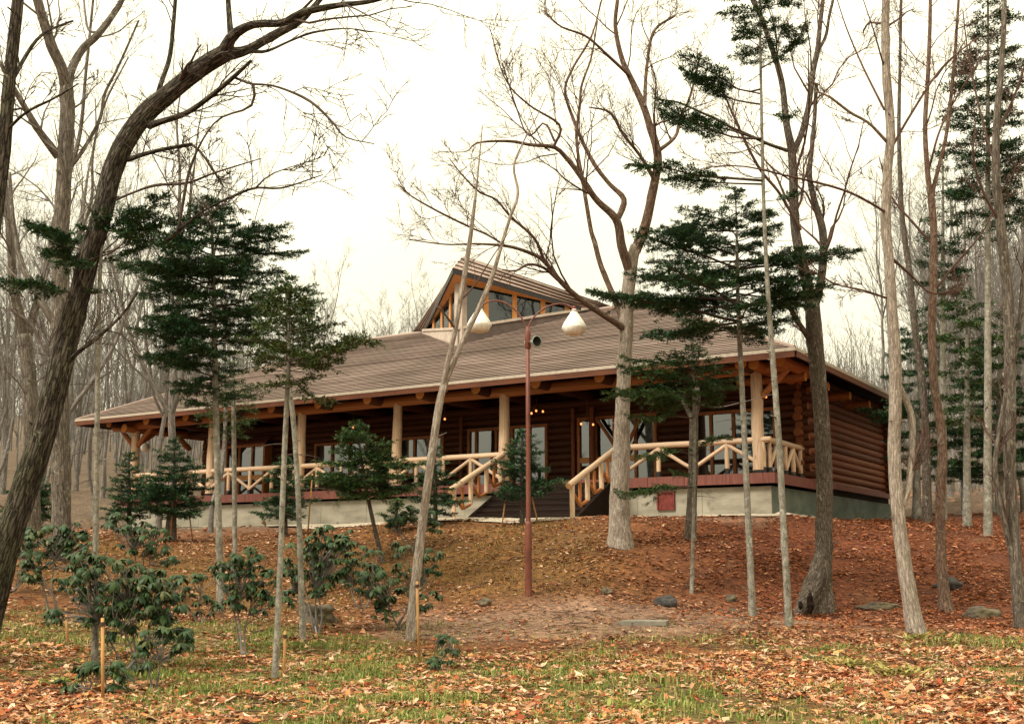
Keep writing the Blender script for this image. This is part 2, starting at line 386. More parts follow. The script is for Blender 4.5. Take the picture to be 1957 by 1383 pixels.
def glass_mat(name, refl, clear):
    m, N, L, b = mat_new(name)
    b.inputs['Base Color'].default_value = (.012, .016, .018, 1); b.inputs['Roughness'].default_value = .03
    b.inputs['Specular IOR Level'].default_value = .5
    t = N.new('ShaderNodeBsdfTransparent'); t.inputs['Color'].default_value = (.75, .8, .8, 1)
    mx = N.new('ShaderNodeMixShader'); mx.inputs[0].default_value = clear
    g = N.new('ShaderNodeBsdfGlossy'); g.inputs['Roughness'].default_value = .02; g.inputs['Color'].default_value = (.9, .95, 1, 1)
    mx2 = N.new('ShaderNodeMixShader'); mx2.inputs[0].default_value = refl
    o = N['Material Output']
    L.new(b.outputs[0], mx.inputs[1]); L.new(t.outputs[0], mx.inputs[2])
    L.new(mx.outputs[0], mx2.inputs[1]); L.new(g.outputs[0], mx2.inputs[2]); L.new(mx2.outputs[0], o.inputs['Surface'])
    return m
M['glass'] = glass_mat('window_glass', .15, .3)
M['glass_dark'] = glass_mat('dimmed_lantern_glass', .05, .12)  # weak reflection stands in for dark trees mirrored in the lantern panes
def ground_mat():
    m, N, L, b = mat_new('forest_floor')
    a = N.new('ShaderNodeAttribute'); a.attribute_name = 'tint'
    v = _coord(N, L, 'Object', (1, 1, 1))
    n1 = N.new('ShaderNodeTexNoise'); n1.inputs['Scale'].default_value = 9; n1.inputs['Detail'].default_value = 8; n1.inputs['Roughness'].default_value = .7; L.new(v, n1.inputs['Vector'])
    n2 = N.new('ShaderNodeTexNoise'); n2.inputs['Scale'].default_value = .9; n2.inputs['Detail'].default_value = 5; L.new(v, n2.inputs['Vector'])
    r1 = _ramp(N, [(.16, .14, .12), (.8, .8, .8), (1.6, 1.5, 1.35)], .3, .72); L.new(n1.outputs['Fac'], r1.inputs['Fac'])
    r2 = _ramp(N, [(.75, .72, .7), (1.2, 1.2, 1.15)], .3, .7); L.new(n2.outputs['Fac'], r2.inputs['Fac'])
    m1 = N.new('ShaderNodeMix'); m1.data_type = 'RGBA'; m1.blend_type = 'MULTIPLY'; m1.inputs[0].default_value = 1
    m2 = N.new('ShaderNodeMix'); m2.data_type = 'RGBA'; m2.blend_type = 'MULTIPLY'; m2.inputs[0].default_value = 1
    L.new(a.outputs['Color'], m1.inputs[6]); L.new(r1.outputs['Color'], m1.inputs[7])
    L.new(m1.outputs[2], m2.inputs[6]); L.new(r2.outputs['Color'], m2.inputs[7])
    L.new(m2.outputs[2], b.inputs['Base Color']); b.inputs['Roughness'].default_value = .95
    bp = N.new('ShaderNodeBump'); bp.inputs['Strength'].default_value = .8; bp.inputs['Distance'].default_value = .05
    L.new(n1.outputs['Fac'], bp.inputs['Height']); L.new(bp.outputs['Normal'], b.inputs['Normal'])
    return m
M['ground'] = ground_mat()
# ------------------------------------------------------------------ ground
CTRL = [at(1010, 1137, 21), at(1185, 1035, 24), at(1560, 1172, 21.5), at(1750, 1210, 17.5), at(1808, 1165, 21), at(1948, 1190, 20),
        at(785, 1225, 17), at(180, 1275, 14), at(420, 1170, 20.5), at(525, 1302, 12.9), at(578, 1226, 16.5), at(1438, 1180, 20),
        at(1508, 1200, 18.5), at(1322, 1135, 22), at(1320, 1032, 25), at(927, 1150, 20.5), at(1000, 1000, 27.5), at(650, 1010, 30),
        at(350, 1035, 31), at(120, 1015, 29), at(610, 1180, 19), at(850, 996, 28.6), at(1150, 992, 26.6), at(1470, 992, 27.0), at(1590, 995, 28.5),
        at(1850, 950, 40), at(1745, 985, 34), at(1900, 1000, 30), at(60, 1090, 22), at(250, 1110, 23), at(480, 1090, 25), at(700, 1090, 24.5), at(880, 1090, 23.5)]
CTRL += [np.array(p, float) for p in [(-30, 10, .4), (-18, 14, .9), (-12, 10, .3), (0, 10, .08), (6, 10, .08), (14, 10, .1), (30, 10, .2), (0, 4, .0), (0, -10, 0), (-20, -10, 0), (20, -10, 0),
         (-40, 30, 2.4), (-22, 29, 2.2), (-20, 40, 2.4), (-10, 46, 2.5), (0, 52, 3.2), (22, 20, 1.0), (24, 34, 3.0), (30, 45, 4.6), (15, 50, 4.3), (-35, 50, 3.2), (40, 25, 2.2), (-50, 15, 1.2), (50, 10, .8)]]
for a in np.arange(-0.5, 25, 3.0):
    for b in (-.7, 4, 8, 12.5):
        CTRL.append(house_pt(a, b, 2.5 if b > -1 else 2.45))
CTRL = np.array(CTRL)
def _tps(r2): return np.where(r2 > 1e-12, r2 * np.log(np.maximum(r2, 1e-12)), 0) * 0.5
def _fit(C, lam):
    n = len(C); X = C[:, :2]
    K = _tps(((X[:, None] - X[None]) ** 2).sum(-1)) + lam * np.eye(n)
    Pm = np.concatenate([np.ones((n, 1)), X], 1)
    A = np.block([[K, Pm], [Pm.T, np.zeros((3, 3))]])
    return np.linalg.solve(A, np.concatenate([C[:, 2], np.zeros(3)]))
_W = _fit(CTRL, 1.0)
def hill(x, y):
    d = np.hypot(x * .8, np.maximum(y, 0) - 0)
    back = 3.0 + np.maximum(d - 44, 0) * .125
    return np.where(y > 0, back * np.clip((d - 20) / 25, 0, 1), 0) * np.clip((y + 10) / 30, 0, 1)
def gz(x, y):
    x = np.atleast_1d(np.asarray(x, float)); y = np.atleast_1d(np.asarray(y, float))
    out = np.zeros(x.shape); fx, fy = x.ravel(), y.ravel(); o = out.ravel()
    for i in range(0, len(fx), 20000):
        xx, yy = fx[i:i + 20000], fy[i:i + 20000]
        k = _tps((xx[:, None] - CTRL[None, :, 0]) ** 2 + (yy[:, None] - CTRL[None, :, 1]) ** 2)
        z = k @ _W[:-3] + _W[-3] + _W[-2] * xx + _W[-1] * yy
        d = np.hypot(xx, yy - 22)
        w = np.clip((d - 24) / 16, 0, 1); w = w * w * (3 - 2 * w)
        o[i:i + 20000] = z * (1 - w) + hill(xx, yy) * w
    return o.reshape(x.shape)
def gz1(x, y): return float(gz([x], [y])[0])
def gpt(px, py, Y, dz=0.0):
    """the spot on the ground at that distance below the pixel column"""
    p = at(px, py, Y); return np.array([p[0], p[1], gz1(p[0], p[1]) + dz])
def fbm(x, y, s, seed=0):
    g = np.random.default_rng(seed); out = np.zeros_like(x)
    for k in range(5):
        a = g.uniform(0, 6.28, 6); ph = g.uniform(0, 6.28, 6); f = s * 1.9 ** k
        out += sum(np.sin(f * (np.cos(a[j]) * x + np.sin(a[j]) * y) + ph[j]) for j in range(6)) / 6 * .62 ** k
    return out
def gauss(x, y, cx, cy, sx, sy): return np.exp(-((x - cx) / sx) ** 2 - ((y - cy) / sy) ** 2)
def zones(x, y):
    """how much bare earth, green grass, dry grass (0..1 each)"""
    n = fbm(x, y, .9, 3); n2 = fbm(x, y, 2.2, 4)
    dirt = np.clip(1.6 * gauss(x, y, 1.4, 18.8, 3.3, 1.6) + 1.3 * gauss(x, y, 3.8, 20.0, 2.2, 1.0) + 1.0 * gauss(x, y, -.3, 17.6, 1.7, .9) + .35 * n2 - .2, 0, 1)
    b = (x - HO[0]) * HV[0] + (y - HO[1]) * HV[1]
    dirt = np.maximum(dirt, np.clip((b + 2.2 - .3 * n2) / .8, 0, 1) * (b < 0) * .8 * (((x - HO[0]) * HU[0] + (y - HO[1]) * HU[1]) > -.5))
    green = np.clip(1.25 - abs(y - 12.6) / 4.2 + .9 * n + .5 * n2 - .35 * (x > 3.5) - .7 * gauss(x, y, 4.5, 13.3, 3, 1.6), 0, 1) * (y < 18.5) * (1 - dirt)
    green = np.maximum(green, np.clip(gauss(x, y, -5.2, 16.5, 3, 2.6) * 1.1 + .4 * n2 - .3, 0, 1))
    green = np.maximum(green, np.clip(gauss(x, y, 7.3, 16.5, 1.8, .9) * 1.1 + .3 * n2 - .2, 0, 1))
    dry = np.clip(1.3 - abs(y - 24.0) / 5 - np.maximum(x - .9, 0) * .55 + .35 * n, 0, 1) * (1 - dirt)
    return dirt, green, dry
def axis(lo, f0, f1, hi, step, n):
    a = f0 - (np.linspace(0, 1, n + 1)[1:] ** 2.2) * (f0 - lo); c = f1 + (np.linspace(0, 1, n + 1)[1:] ** 2.2) * (hi - f1)
    return np.concatenate([a[::-1], np.arange(f0, f1 + 1e-6, step), c])
gx = axis(-420, -15, 15, 420, .2, 26); gy = axis(-120, 7, 31, 620, .2, 26)
X, Y = np.meshgrid(gx, gy); Z = gz(X, Y)
near = np.exp(-((X / 22) ** 2 + ((Y - 19) / 20) ** 2))
Z = Z + near * (.035 * fbm(X, Y, 1.6, 8) + .018 * fbm(X, Y, 6.0, 9))
dirt, green, dry = zones(X, Y)
c_litter = np.array([.19, .075, .028]); c_dirt = np.array([.27, .165, .115]); c_green = np.array([.155, .125, .04]); c_dry = np.array([.165, .082, .024])
lit = np.ones(X.shape + (1,)) * c_litter
right_red = np.clip((X - 2.0) / 3, 0, 1)[..., None] * np.clip((Y - 17) / 4, 0, 1)[..., None]
lit = lit * (1 - right_red) + right_red * np.array([.135, .04, .016])
far_w = np.clip((Y - 31) / 8, 0, 1)[..., None]; lit = lit * (1 - far_w) + far_w * np.array([.135, .095, .066])
def mixc(a, c, w): return a * (1 - w[..., None]) + c * w[..., None]
tint = mixc(mixc(mixc(lit, c_dry, dry), c_green, green), c_dirt, dirt)
nx, ny = len(gx), len(gy)
I = (np.arange(ny - 1)[:, None] * nx + np.arange(nx - 1)[None]).ravel()
mb = MB(); mb.add(np.stack([X, Y, Z], -1).reshape(-1, 3), np.stack([I, I + 1, I + nx + 1, I + nx], -1),
                  col=np.concatenate([tint.reshape(-1, 3), np.ones((nx * ny, 1))], 1))
ground = tag(mb.build('ground', M['ground'], smooth=True), 'leaf strewn slope rising to the log house', 'ground', kind='structure')
def gzr(x, y):
    """ground height with its small bumps"""
    x = np.asarray(x, float); y = np.asarray(y, float)
    near = np.exp(-((x / 22) ** 2 + ((y - 19) / 20) ** 2))
    return gz(x, y) + near * (.035 * fbm(x, y, 1.6, 8) + .018 * fbm(x, y, 6.0, 9))
# pale gravel strip in front of the foundation and at the foot of the steps
mb = MB()
aa = np.linspace(-.4, 22, 90)
lo = np.array([house_pt(a, -.75 - .15 * math.sin(a * 1.7) - 3.0 / (1 + math.exp(-(a - 3.2) * 2)) / (1 + math.exp((a - 13.5) * 1.2)), 0) for a in aa]); hi = np.array([house_pt(a, .05, 0) for a in aa])
rows = []
for t in np.linspace(0, 1, 6):
    p = lo * (1 - t) + hi * t; p[:, 2] = gzr(p[:, 0], p[:, 1]) + .03 + .018 * math.sin(math.pi * t); rows.append(p)
V = np.concatenate(rows); n = len(aa)
I = (np.arange(5)[:, None] * n + np.arange(n - 1)[None]).ravel()
mb.add(V, np.stack([I, I + n, I + n + 1, I + 1], -1))
tag(mb.build('gravel_path', M['gravel'], smooth=True), 'pale gravel strip along the house foundation', 'path', kind='structure')
# ------------------------------------------------------------------ log house
HZ = 2.5
hb = house_pt(0, 0, HZ)
house = tag(empty('log_house', hb, HROT), 'long brown roofed log house with railed porch on the mound', 'house')
def hl(a, b, z): return np.array([-a, b, z - HZ])
_logcache = {}
def log_mesh(mats, taper, var):
    key = (tuple(m.name for m in mats), taper, var)
    if key in _logcache: return _logcache[key]
    g = np.random.default_rng(100 + var); mb = MB(); K = 7; S = 12
    t = np.linspace(0, 1, K); P = np.stack([t, .04 * g.normal(size=K), .04 * g.normal(size=K)], 1)[None]
    P[0, 0, 1:] = 0; P[0, -1, 1:] = 0
    R = (1 - taper * t) * (1 + .025 * g.normal(size=K)); th = np.linspace(0, 2 * np.pi, S, endpoint=False)
    V = np.stack([np.repeat(t[:, None], S, 1), P[0, :, 1, None] + R[:, None] * np.cos(th), P[0, :, 2, None] + R[:, None] * np.sin(th)], -1).reshape(-1, 3)
    F = [(k * S + i, k * S + (i + 1) % S, (k + 1) * S + (i + 1) % S, (k + 1) * S + i) for k in range(K - 1) for i in range(S)]
    mb.add(V, np.array(F)); mb.f.append((np.array([list(range(S))[::-1], [(K - 1) * S + i for i in range(S)]]), 1))
    me = mb.mesh('log'); me.materials.append(mats[0]); me.materials.append(mats[1])
    sm = np.ones(len(me.polygons), bool); sm[-2:] = False; me.polygons.foreach_set('use_smooth', sm)
    _logcache[key] = me
    return me
_lv = 0
def log(name, p0, p1, r, parent, mats=None, taper=0.0):
    global _lv; _lv += 1
    mats = mats or (M['log'], M['log_end_dark'])
    p0 = Vector(p0); p1 = Vector(p1); d = p1 - p0
    o = bpy.data.objects.new(name, log_mesh(mats, taper, _lv % 5)); COL.objects.link(o); o.parent = parent
    q = Vector((1, 0, 0)).rotation_difference(d.normalized())
    o.location = p0; o.rotation_mode = 'QUATERNION'; o.rotation_quaternion = q; o.scale = (d.length, r, r)
    return o
PEEL = (M['peeled'], M['peeled_end'])
BEAM = (M['beam'], M['log_end'])
DARK = (M['dark_wood'], M['dark_wood'])

# foundation, terrace
fo = MB().box(-24.0, -.006, .126, 11.9, -.7, .78).build('foundation', M['concrete'], house)
for k in range(13):      # cast panels with narrow joints between the form boards
    MB().box(-24.0 + k * 1.846 + .006, -24.0 + (k + 1) * 1.846 - .006, .112, .126, -.7, .779).build('panel', M['concrete'], fo)
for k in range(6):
    MB().box(-.006, .008, .13 + k * 1.96 + .006, .13 + (k + 1) * 1.96 - .006, -.7, .779).build('panel', M['damp_shaded'], fo)
MB().box(-23.4, -.03, 3.15, 11.8, .779, 1.06).build('sill_wall', M['dark_wood'], fo)
vb = empty('vent_plate', hl(2.85, .12, 2.98), parent=fo)
MB().box(-.25, .25, -.03, .0, -.24, .24).build('plate', M['vent'], vb)
vm = MB()
for q in (-.24, .2): vm.box(-.21, .21, -.06, -.03, q, q + .04)
for q in (-.25, .21): vm.box(q, q + .04, -.06, -.03, -.24, .24)
vm.build('plate_rim', M['vent'], vb)
# joints of the formwork on the concrete and the stones at its foot
deck = empty('porch_deck', hl(0, 0, 3.6), parent=house)
k = 0; x = -24.3
while x < .1:
    w = 1.05; MB().box(x + .004, min(x + w, .16) - .004, -.06, .0, -.26, 0).build('fascia_board', M['deck'], deck); x += w
y = 0.0
while y < 11.9:
    MB().box(.1, .16, y + .004, min(y + 1.05, 11.95) - .004, -.26 if y < 3.2 else -.16, 0).build('fascia_board', M['deck'], deck); y += 1.05
for i in range(15):
    MB().box(-24.3, .1, i * .2 + .003, i * .2 + .197, -.05, .0).build('deck_board', M['deck'], deck)
MB().box(-24.2, .09, .01, 3.1, -.24, -.06).build('deck_frame', M['dark_wood'], deck)

# walls of stacked logs
RL, SP = .11, .208
ROWS = [3.62 + RL + SP * i for i in range(14)]
OPEN = [(.75, 3.18, 3.6, 5.62), (4.36, 7.0, 3.6, 5.72), (8.05, 11.05, 3.6, 5.62), (12.0, 13.85, 4.2, 5.5), (15.2, 17.6, 4.2, 5.5), (19.7, 22.3, 3.66, 5.72)]
fw = empty('front_wall', hl(0, 3.0, 3.6), parent=house)
rw = empty('end_wall', hl(0, 3.0, 3.6), parent=house)
lw = empty('end_wall', hl(23.0, 3.0, 3.6), parent=house)
bw = empty('back_wall', hl(0, 11.6, 3.6), parent=house)
for i, z in enumerate(ROWS):
    cuts = sorted([(a0, a1) for a0, a1, z0, z1 in OPEN if z0 - .06 < z < z1 + .06])
    a = -.32 if i % 2 == 0 else -.12
    for c in cuts + [(23.3, None)]:
        if c[0] - a > .05: log('log', (-c[0], 0, z - 3.6), (-a, 0, z - 3.6), RL, fw, (M['log_shaded'], M['log_end_dark']))
        a = c[1]
    zz = z + SP / 2 - 3.6
    if z > 5.9: zz = z - 3.6 + SP / 2
    log('log', (-.12, -.3 if i % 2 else -.14, zz), (-.12, 8.85 if i % 2 else 8.65, zz), RL, rw)
    log('log', (0, -.3 if i % 2 else -.14, zz), (0, 8.85 if i % 2 else 8.65, zz), RL, lw)
    log('log', (-23.3, 0, z - 3.6), (.3, 0, z - 3.6), RL, bw)
log('log', (-.12, -.2, .02), (-.12, 8.8, .02), RL, rw)
MB().box(-22.9, -.2, 3.1, 11.5, 1.08, 1.12).build('floor', M['dark_wood'], house)
def window(a0, a1, z0, z1, cuts, b=2.9, rail=None, name='window', panel=None):
    """cuts: positions of the uprights between the panes; rail: height of a cross rail"""
    w = empty(name, hl(a1, b, z0), parent=house)
    W, H = a1 - a0, z1 - z0; t = .09
    m = MB().box(0, W, -.06, .1, H - t, H).box(0, W, -.06, .1, 0, t).box(0, t, -.06, .1, t, H - t).box(W - t, W, -.06, .1, t, H - t)
    m.build('frame', M['frame'], w)
    xs = [a1 - c for c in sorted(cuts, reverse=True)]
    for x in xs: MB().box(x - .04, x + .04, -.05, .09, t, H - t).build('mullion', M['frame'], w)
    e = [t] + xs + [W - t]
    rows = [(t, H - t)]
    if rail:
        rows = [(t, rail - z0 - .08), (rail - z0 + .08, H - t)]
        MB().box(t, W - t, -.045, .085, rail - z0 - .08, rail - z0 + .08).build('cross_rail', M['frame_light'], w)
    for p, q in zip(e[:-1], e[1:]):
        for r0, r1 in rows:
            MB().box(p, q, .01, .022, r0, r1).build('pane', M['glass'], w)
    return w
window(.75, 3.18, 3.62, 5.62, [1.3, 2.0, 2.67], rail=None)
window(4.36, 7.0, 3.62, 5.72, [5.05, 5.75, 6.38], rail=4.42)
window(8.05, 11.05, 3.62, 5.62, [8.72, 9.35, 9.95, 10.72], name='door_wall')
window(12.0, 13.85, 4.2, 5.5, [12.6, 13.2])
window(15.2, 17.6, 4.2, 5.5, [16.0, 16.8])
bay = window(19.7, 22.3, 3.66, 5.6, [20.35, 21.0, 21.65], b=2.6, rail=4.4)
MB().prism([(-.12, -.12, 1.94), (2.72, -.12, 1.94), (2.55, .3, 2.2), (.05, .3, 2.2)], (0, .02, .05)).build('window_hood', M['deck'], bay)
MB().box(0.005, .08, .1, .4, 0, 1.93).box(2.52, 2.595, .1, .4, 0, 1.93).build('side_panel', M['frame'], bay)
for p, q in [((6.25, 5.65), (5.45, 4.5)), ((4.75, 5.65), (5.4, 4.5))]:
    log('brace', hl(p[0], 2.72, p[1]), hl(q[0], 2.72, q[1]), .055, house, (M['frame'], M['frame']))
log('door_post', hl(6.42, 2.72, 3.6), hl(6.42, 2.72, 6.2), .085, house)
log('door_post', hl(11.2, 2.72, 3.6), hl(11.2, 2.72, 6.2), .06, house)
log('door_post', hl(7.1, 2.78, 3.6), hl(7.1, 2.78, 6.2), .06, house)

# posts, beams
PA = [.3, 4.15, 7.9, 11.8, 15.75, 19.85, 23.8]
for a in PA:
    o = log('porch_post', hl(a, .15, 3.68), hl(a, .15, 6.2), .17, house, PEEL, .18)
    MB().lathe([(0, 0), (.15, 0), (.15, .1), (0, .1)], 12).build('post_shoe', M['shoe'], house, tuple(hl(a, .15, 3.6)))
log('eave_beam', hl(25.0, .15, 6.27), hl(-.55, .15, 6.27), .165, house, BEAM)
log('eave_beam', hl(.12, -.5, 6.27), hl(.12, 12.4, 6.27), .15, house, BEAM)
log('eave_beam', hl(23.8, -.4, 6.12), hl(23.8, 12.3, 6.12), .15, house, BEAM)
log('porch_beam', hl(23.6, 2.55, 6.12), hl(.0, 2.55, 6.12), .13, house, (M['log_shaded'], M['log_end_dark']))
for a in [.42] + [2.4 + 2.0 * k for k in range(12)]:
    log('cross_beam', hl(a, -.6, 6.3), hl(a, 2.95, 6.33), .165 if a < 24 else .15, house, (M['log_shaded'], M['log_end']))
log('cross_beam', hl(-.5, -.42, 6.33), hl(-.5, 2.95, 6.36), .16, house, BEAM)
for b in (1.2, 3.2, 5.3, 7.4, 9.5, 11.4):
    log('cross_beam', hl(-.65, b, 6.12), hl(1.2, b, 6.12), .12, house, BEAM)
for a, s in [(23.8, 1), (23.8, -1), (.3, 1)]:
    log('knee_brace', hl(a - .1 * s, .15, 5.5), hl(a - .85 * s, .15, 6.2), .085, house, BEAM)
log('knee_brace', hl(23.8, .3, 5.6), hl(23.8, 1.1, 6.15), .1, house, BEAM)
log('knee_brace', hl(23.8, 1.9, 6.15), hl(23.8, 2.7, 5.6), .1, house, BEAM)

# railings
def railing(pts, ups, parent_name='railing'):
    """pts: (a,b) of the two ends; ups: number of half bays"""
    r = empty(parent_name, hl(*pts[0], 3.6), parent=house)
    p0 = hl(*pts[0], 3.6); p1 = hl(*pts[1], 3.6); O_ = p0
    d = (p1 - p0); Ln = np.linalg.norm(d); e = d / Ln
    log('top_rail', p0 - O_ - e * .22 + np.array([0, 0, .84]), p1 - O_ + e * .22 + np.array([0, 0, .84]), .08, r, PEEL, .06)
    for k in range(ups + 1):
        q = p0 + d * k / ups - O_
        if k % 2 == 0 and k not in (0, ups) or k in (0, ups):
            log('baluster', q + [0, 0, .1], q + [0, 0, .8], .057, r, PEEL)
        else:
            log('baluster', q + [0, 0, .1], q + [0, 0, .8], .062, r, PEEL)
        MB().lathe([(0, 0), (.065, 0), (.065, .15), (0, .15)], 10).build('iron_shoe', M['shoe'], r, tuple(q))
        if k < ups:
            q2 = p0 + d * (k + 1) / ups - O_
            z0, z1 = (.2, .74) if k % 2 == 0 else (.74, .2)
            log('diagonal', q + [0, 0, z0] + e * .03, q2 + [0, 0, z1] - e * .03, .05, r, PEEL)
railing([(4.0, .12), (.18, .12)], 4)
railing([(23.9, .12), (8.05, .12)], 16)
railing([(.08, .3), (.08, 2.75)], 4)
# steps with their railings
st = empty('porch_steps', hl(6.05, 0, 2.4), parent=house)
for k in range(7):
    z = 1.2 - (k + 1) * .165
    log('step', (-1.62, -.22 - k * .3, z - .03), (1.62, -.22 - k * .3, z - .03), .11, st, DARK)
    MB().box(-1.6, 1.6, -.32 - k * .3, -.06 - k * .3, z + .03, z + .075).build('tread', M['dark_wood'], st)
for sx in (-1.72, 1.62):
    MB().prism([(sx, -.05, .15), (sx, -.05, 1.15), (sx, -2.45, -.1), (sx, -2.45, -.45), (sx, -.05, -.4)], (.1, 0, 0)).build('stringer', M['dark_wood'], st)
for a in (7.85, 4.25):
    r = empty('stair_railing', hl(a, 0, 3.6), parent=house)
    log('hand_rail', (0, -2.62, -.33), (0, .1, .86), .08, r, PEEL, .1)
    ys = [-2.42, -1.62, -.85, -.1]
    for i, y in enumerate(ys):
        z = .82 + (y - .1) * .4375
        lowz = z - (.72 if i else .82)
        log('baluster', (0, y, lowz), (0, y, z - .02), .062, r, PEEL)
        if i < 3:
            y2 = ys[i + 1]; zl = lowz + .06; zm = .82 + ((y + y2) / 2 - .1) * .4375
            log('diagonal', (0, y + .03, z - .2), (0, (y + y2) / 2, zm - .68), .042, r, BEAM)
            log('diagonal', (0, (y + y2) / 2, zm - .68), (0, (y + y2) / 2, zm - .1), .042, r, BEAM)
            log('diagonal', (0, (y + y2) / 2, zm - .68), (0, y2 - .03, zm - .55), .042, r, BEAM)

# hipped roof with stepped metal courses
EA0, EA1, EB0, EB1, EZ, SL = -1.1, 25.7, -1.0, 12.9, 6.46, .474
RUN = (EB1 - EB0) / 2; RZ = EZ + RUN * SL
roof = empty('roof', hl(12.3, 5.95, EZ), parent=house)
RC = hl(12.3, 5.95, EZ)
def rp(a, b, z): return tuple(hl(a, b, z) - RC)
def hipsolid(dz, ins):
    return [rp(EA0 + ins, EB0 + ins, EZ + dz), rp(EA1 - ins, EB0 + ins, EZ + dz), rp(EA1 - ins, EB1 - ins, EZ + dz), rp(EA0 + ins, EB1 - ins, EZ + dz), rp(EA0 + RUN, EB0 + RUN, RZ + dz), rp(EA1 - RUN, EB0 + RUN, RZ + dz)]
hf = [(0, 4, 5, 1), (2, 5, 4, 3)]; hf3 = [(1, 5, 2), (3, 4, 0)]
m = MB(); V = hipsolid(-.02, .01) + hipsolid(-.16, .01)
m.add(V, hf); m.add(V, hf3); m.add(V, [tuple(6 + i for i in f[::-1]) for f in hf]); m.add(V, [tuple(6 + i for i in f[::-1]) for f in hf3])
m.add(V, [(i, (i + 1) % 4, 6 + (i + 1) % 4, 6 + i) for i in range(4)])
m.build('roof_deck', M['under'], roof)
NC = 42; ds = RUN / NC
for side in range(4):
    for k in range(NC):
        s0, s1 = k * ds, (k + 1) * ds
        def edge(s, dz):
            z = EZ + SL * s + dz
            if side == 0: return rp(EA1 - s, EB0 + s, z), rp(EA0 + s, EB0 + s, z)
            if side == 1: return rp(EA0 + s, EB0 + s, z), rp(EA0 + s, EB1 - s, z)
            if side == 2: return rp(EA0 + s, EB1 - s, z), rp(EA1 - s, EB1 - s, z)
            return rp(EA1 - s, EB1 - s, z), rp(EA1 - s, EB0 + s, z)
        j = random.uniform(-.004, .006)
        b0, b1 = edge(s0 - .022, .025 + j); c0, c1 = edge(s0 - .022, .042 + j); d0, d1 = edge(min(s1 + .008, RUN - .01), .0); e0, e1 = edge(s0 + .02, .025 + j)
        V = [b0, b1, c1, c0, d1, d0, e1, e0]
        MB_ = MB(); MB_.add(V, [(0, 1, 2, 3), (3, 2, 4, 5), (7, 6, 1, 0)]); MB_.build('roof_course', M['roof'], roof)
log('ridge_cap', rp(EA0 + RUN - .1, EB0 + RUN, RZ + .03), rp(EA1 - RUN + .1, EB0 + RUN, RZ + .03), .07, roof, (M['roof'], M['roof']))
for ca, cb, ea in [(EA0, EB0, EA0 + RUN), (EA1, EB0, EA1 - RUN), (EA0, EB1, EA0 + RUN), (EA1, EB1, EA1 - RUN)]:
    log('hip_cap', rp(ca, cb, EZ + .03), rp(ea, EB0 + RUN, RZ + .03), .05, roof, (M['roof'], M['roof']))
for x0, x1, y0, y1 in [(EA0 - .03, EA1 + .03, EB0 - .05, EB0), (EA0 - .03, EA1 + .03, EB1, EB1 + .05)]:
    m = MB(); p = rp(x1, y0, EZ); q = rp(x0, y1, EZ)
    m.box(p[0], q[0], p[1], q[1], -.05, .035).build('eave_trim', M['roof_edge'], roof)
    MB().box(p[0] + .03, q[0] - .03, p[1] + .012, q[1] - .006, -.2, -.053).build('fascia', M['fascia'], roof)
for x0, x1 in [(EA0 - .05, EA0), (EA1, EA1 + .05)]:
    p = rp(x1, EB0 + .005, EZ); q = rp(x0, EB1 - .005, EZ)
    MB().box(p[0], q[0], p[1], q[1], -.05, .035).build('eave_trim', M['roof_edge'], roof)
    MB().box(p[0] + .012, q[0] - .006, p[1] + .03, q[1] - .03, -.2, -.053).build('fascia', M['fascia'], roof)

# prow shaped roof lantern
lan = empty('roof_lantern', hl(11.6, 4.6, 8.5), parent=house); LC = hl(11.6, 4.6, 8.5)
def lp(a, b, z): return hl(a, b, z) - LC
Pb = (11.75, 3.33, 8.46); Pt = (11.75, 3.33, 11.0); R_ = (8.0, 5.95, 9.76); L_ = (15.2, 5.95, 9.76)
T_ = (11.5, 2.62, 10.98); A_ = (11.58, 3.38, 11.6); R2 = (7.35, 6.0, 9.86); L2_ = (15.75, 6.0, 9.86)
def facet(E, sill0, cuts, apron, wood, pw):
    """one glazed side from the prow post to the ridge point E"""
    P = np.array(Pb); Q = np.array(E); top0, top1 = Pt[2], E[2] + .12
    def pt(t, z): p = P * (1 - t) + Q * t; return lp(p[0], p[1], z)
    base = lambda t: Pb[2] * (1 - t) + E[2] * t - .04
    sill = lambda t: sill0 * (1 - t) + (E[2] + .06) * t
    top = lambda t: top0 * (1 - t) + top1 * t
    d = np.array(lp(*Q)) - np.array(lp(*P)); n = np.cross([0, 0, 1], d); n /= np.linalg.norm(n)
    c = -n if (n @ (lp(11.6, 4.6, 0) - lp(*P)) > 0) else n
    def slab(name, t0, t1, f0, f1, out, th, mat):
        poly = [pt(t0, f0(t0)), pt(t1, f0(t1)), pt(t1, f1(t1)), pt(t0, f1(t0))]
        MB().prism([p + c * out for p in poly], -c * th).build(name, mat, lan)
    slab('apron', -.01, .99, base, sill, .05, .06, apron)
    slab('sill', -.01, .97, lambda t: sill(t), lambda t: sill(t) + .09, .09, .12, M['flash'])
    slab('head_rail', .0, .93, lambda t: top(t) - .16, top, .03, .1, wood)
    e = [.03] + cuts + [.9]
    for t in cuts: slab('mullion', t - pw, t + pw, lambda t: sill(t) + .09, lambda t: top(t) - .16, .03, .1, wood)
    for t0, t1 in zip(e[:-1], e[1:]): slab('pane', t0, t1, lambda t: sill(t) + .08, lambda t: top(t) - .15, -.01, .012, M['glass_dark'])
facet(R_, 9.06, [.2, .41, .62, .8], M['apron'], M['frame_light'], .018)
facet(L_, 9.06, [.22, .45, .68], M['flash'], M['frame_light'], .02)
MB().prism([lp(*p) for p in [(11.92, 3.3, 8.45), (11.6, 3.3, 8.45), (11.5, 3.6, 8.45), (12.0, 3.6, 8.45)]], (0, 0, 2.5)).build('corner_post', M['flash'], lan)
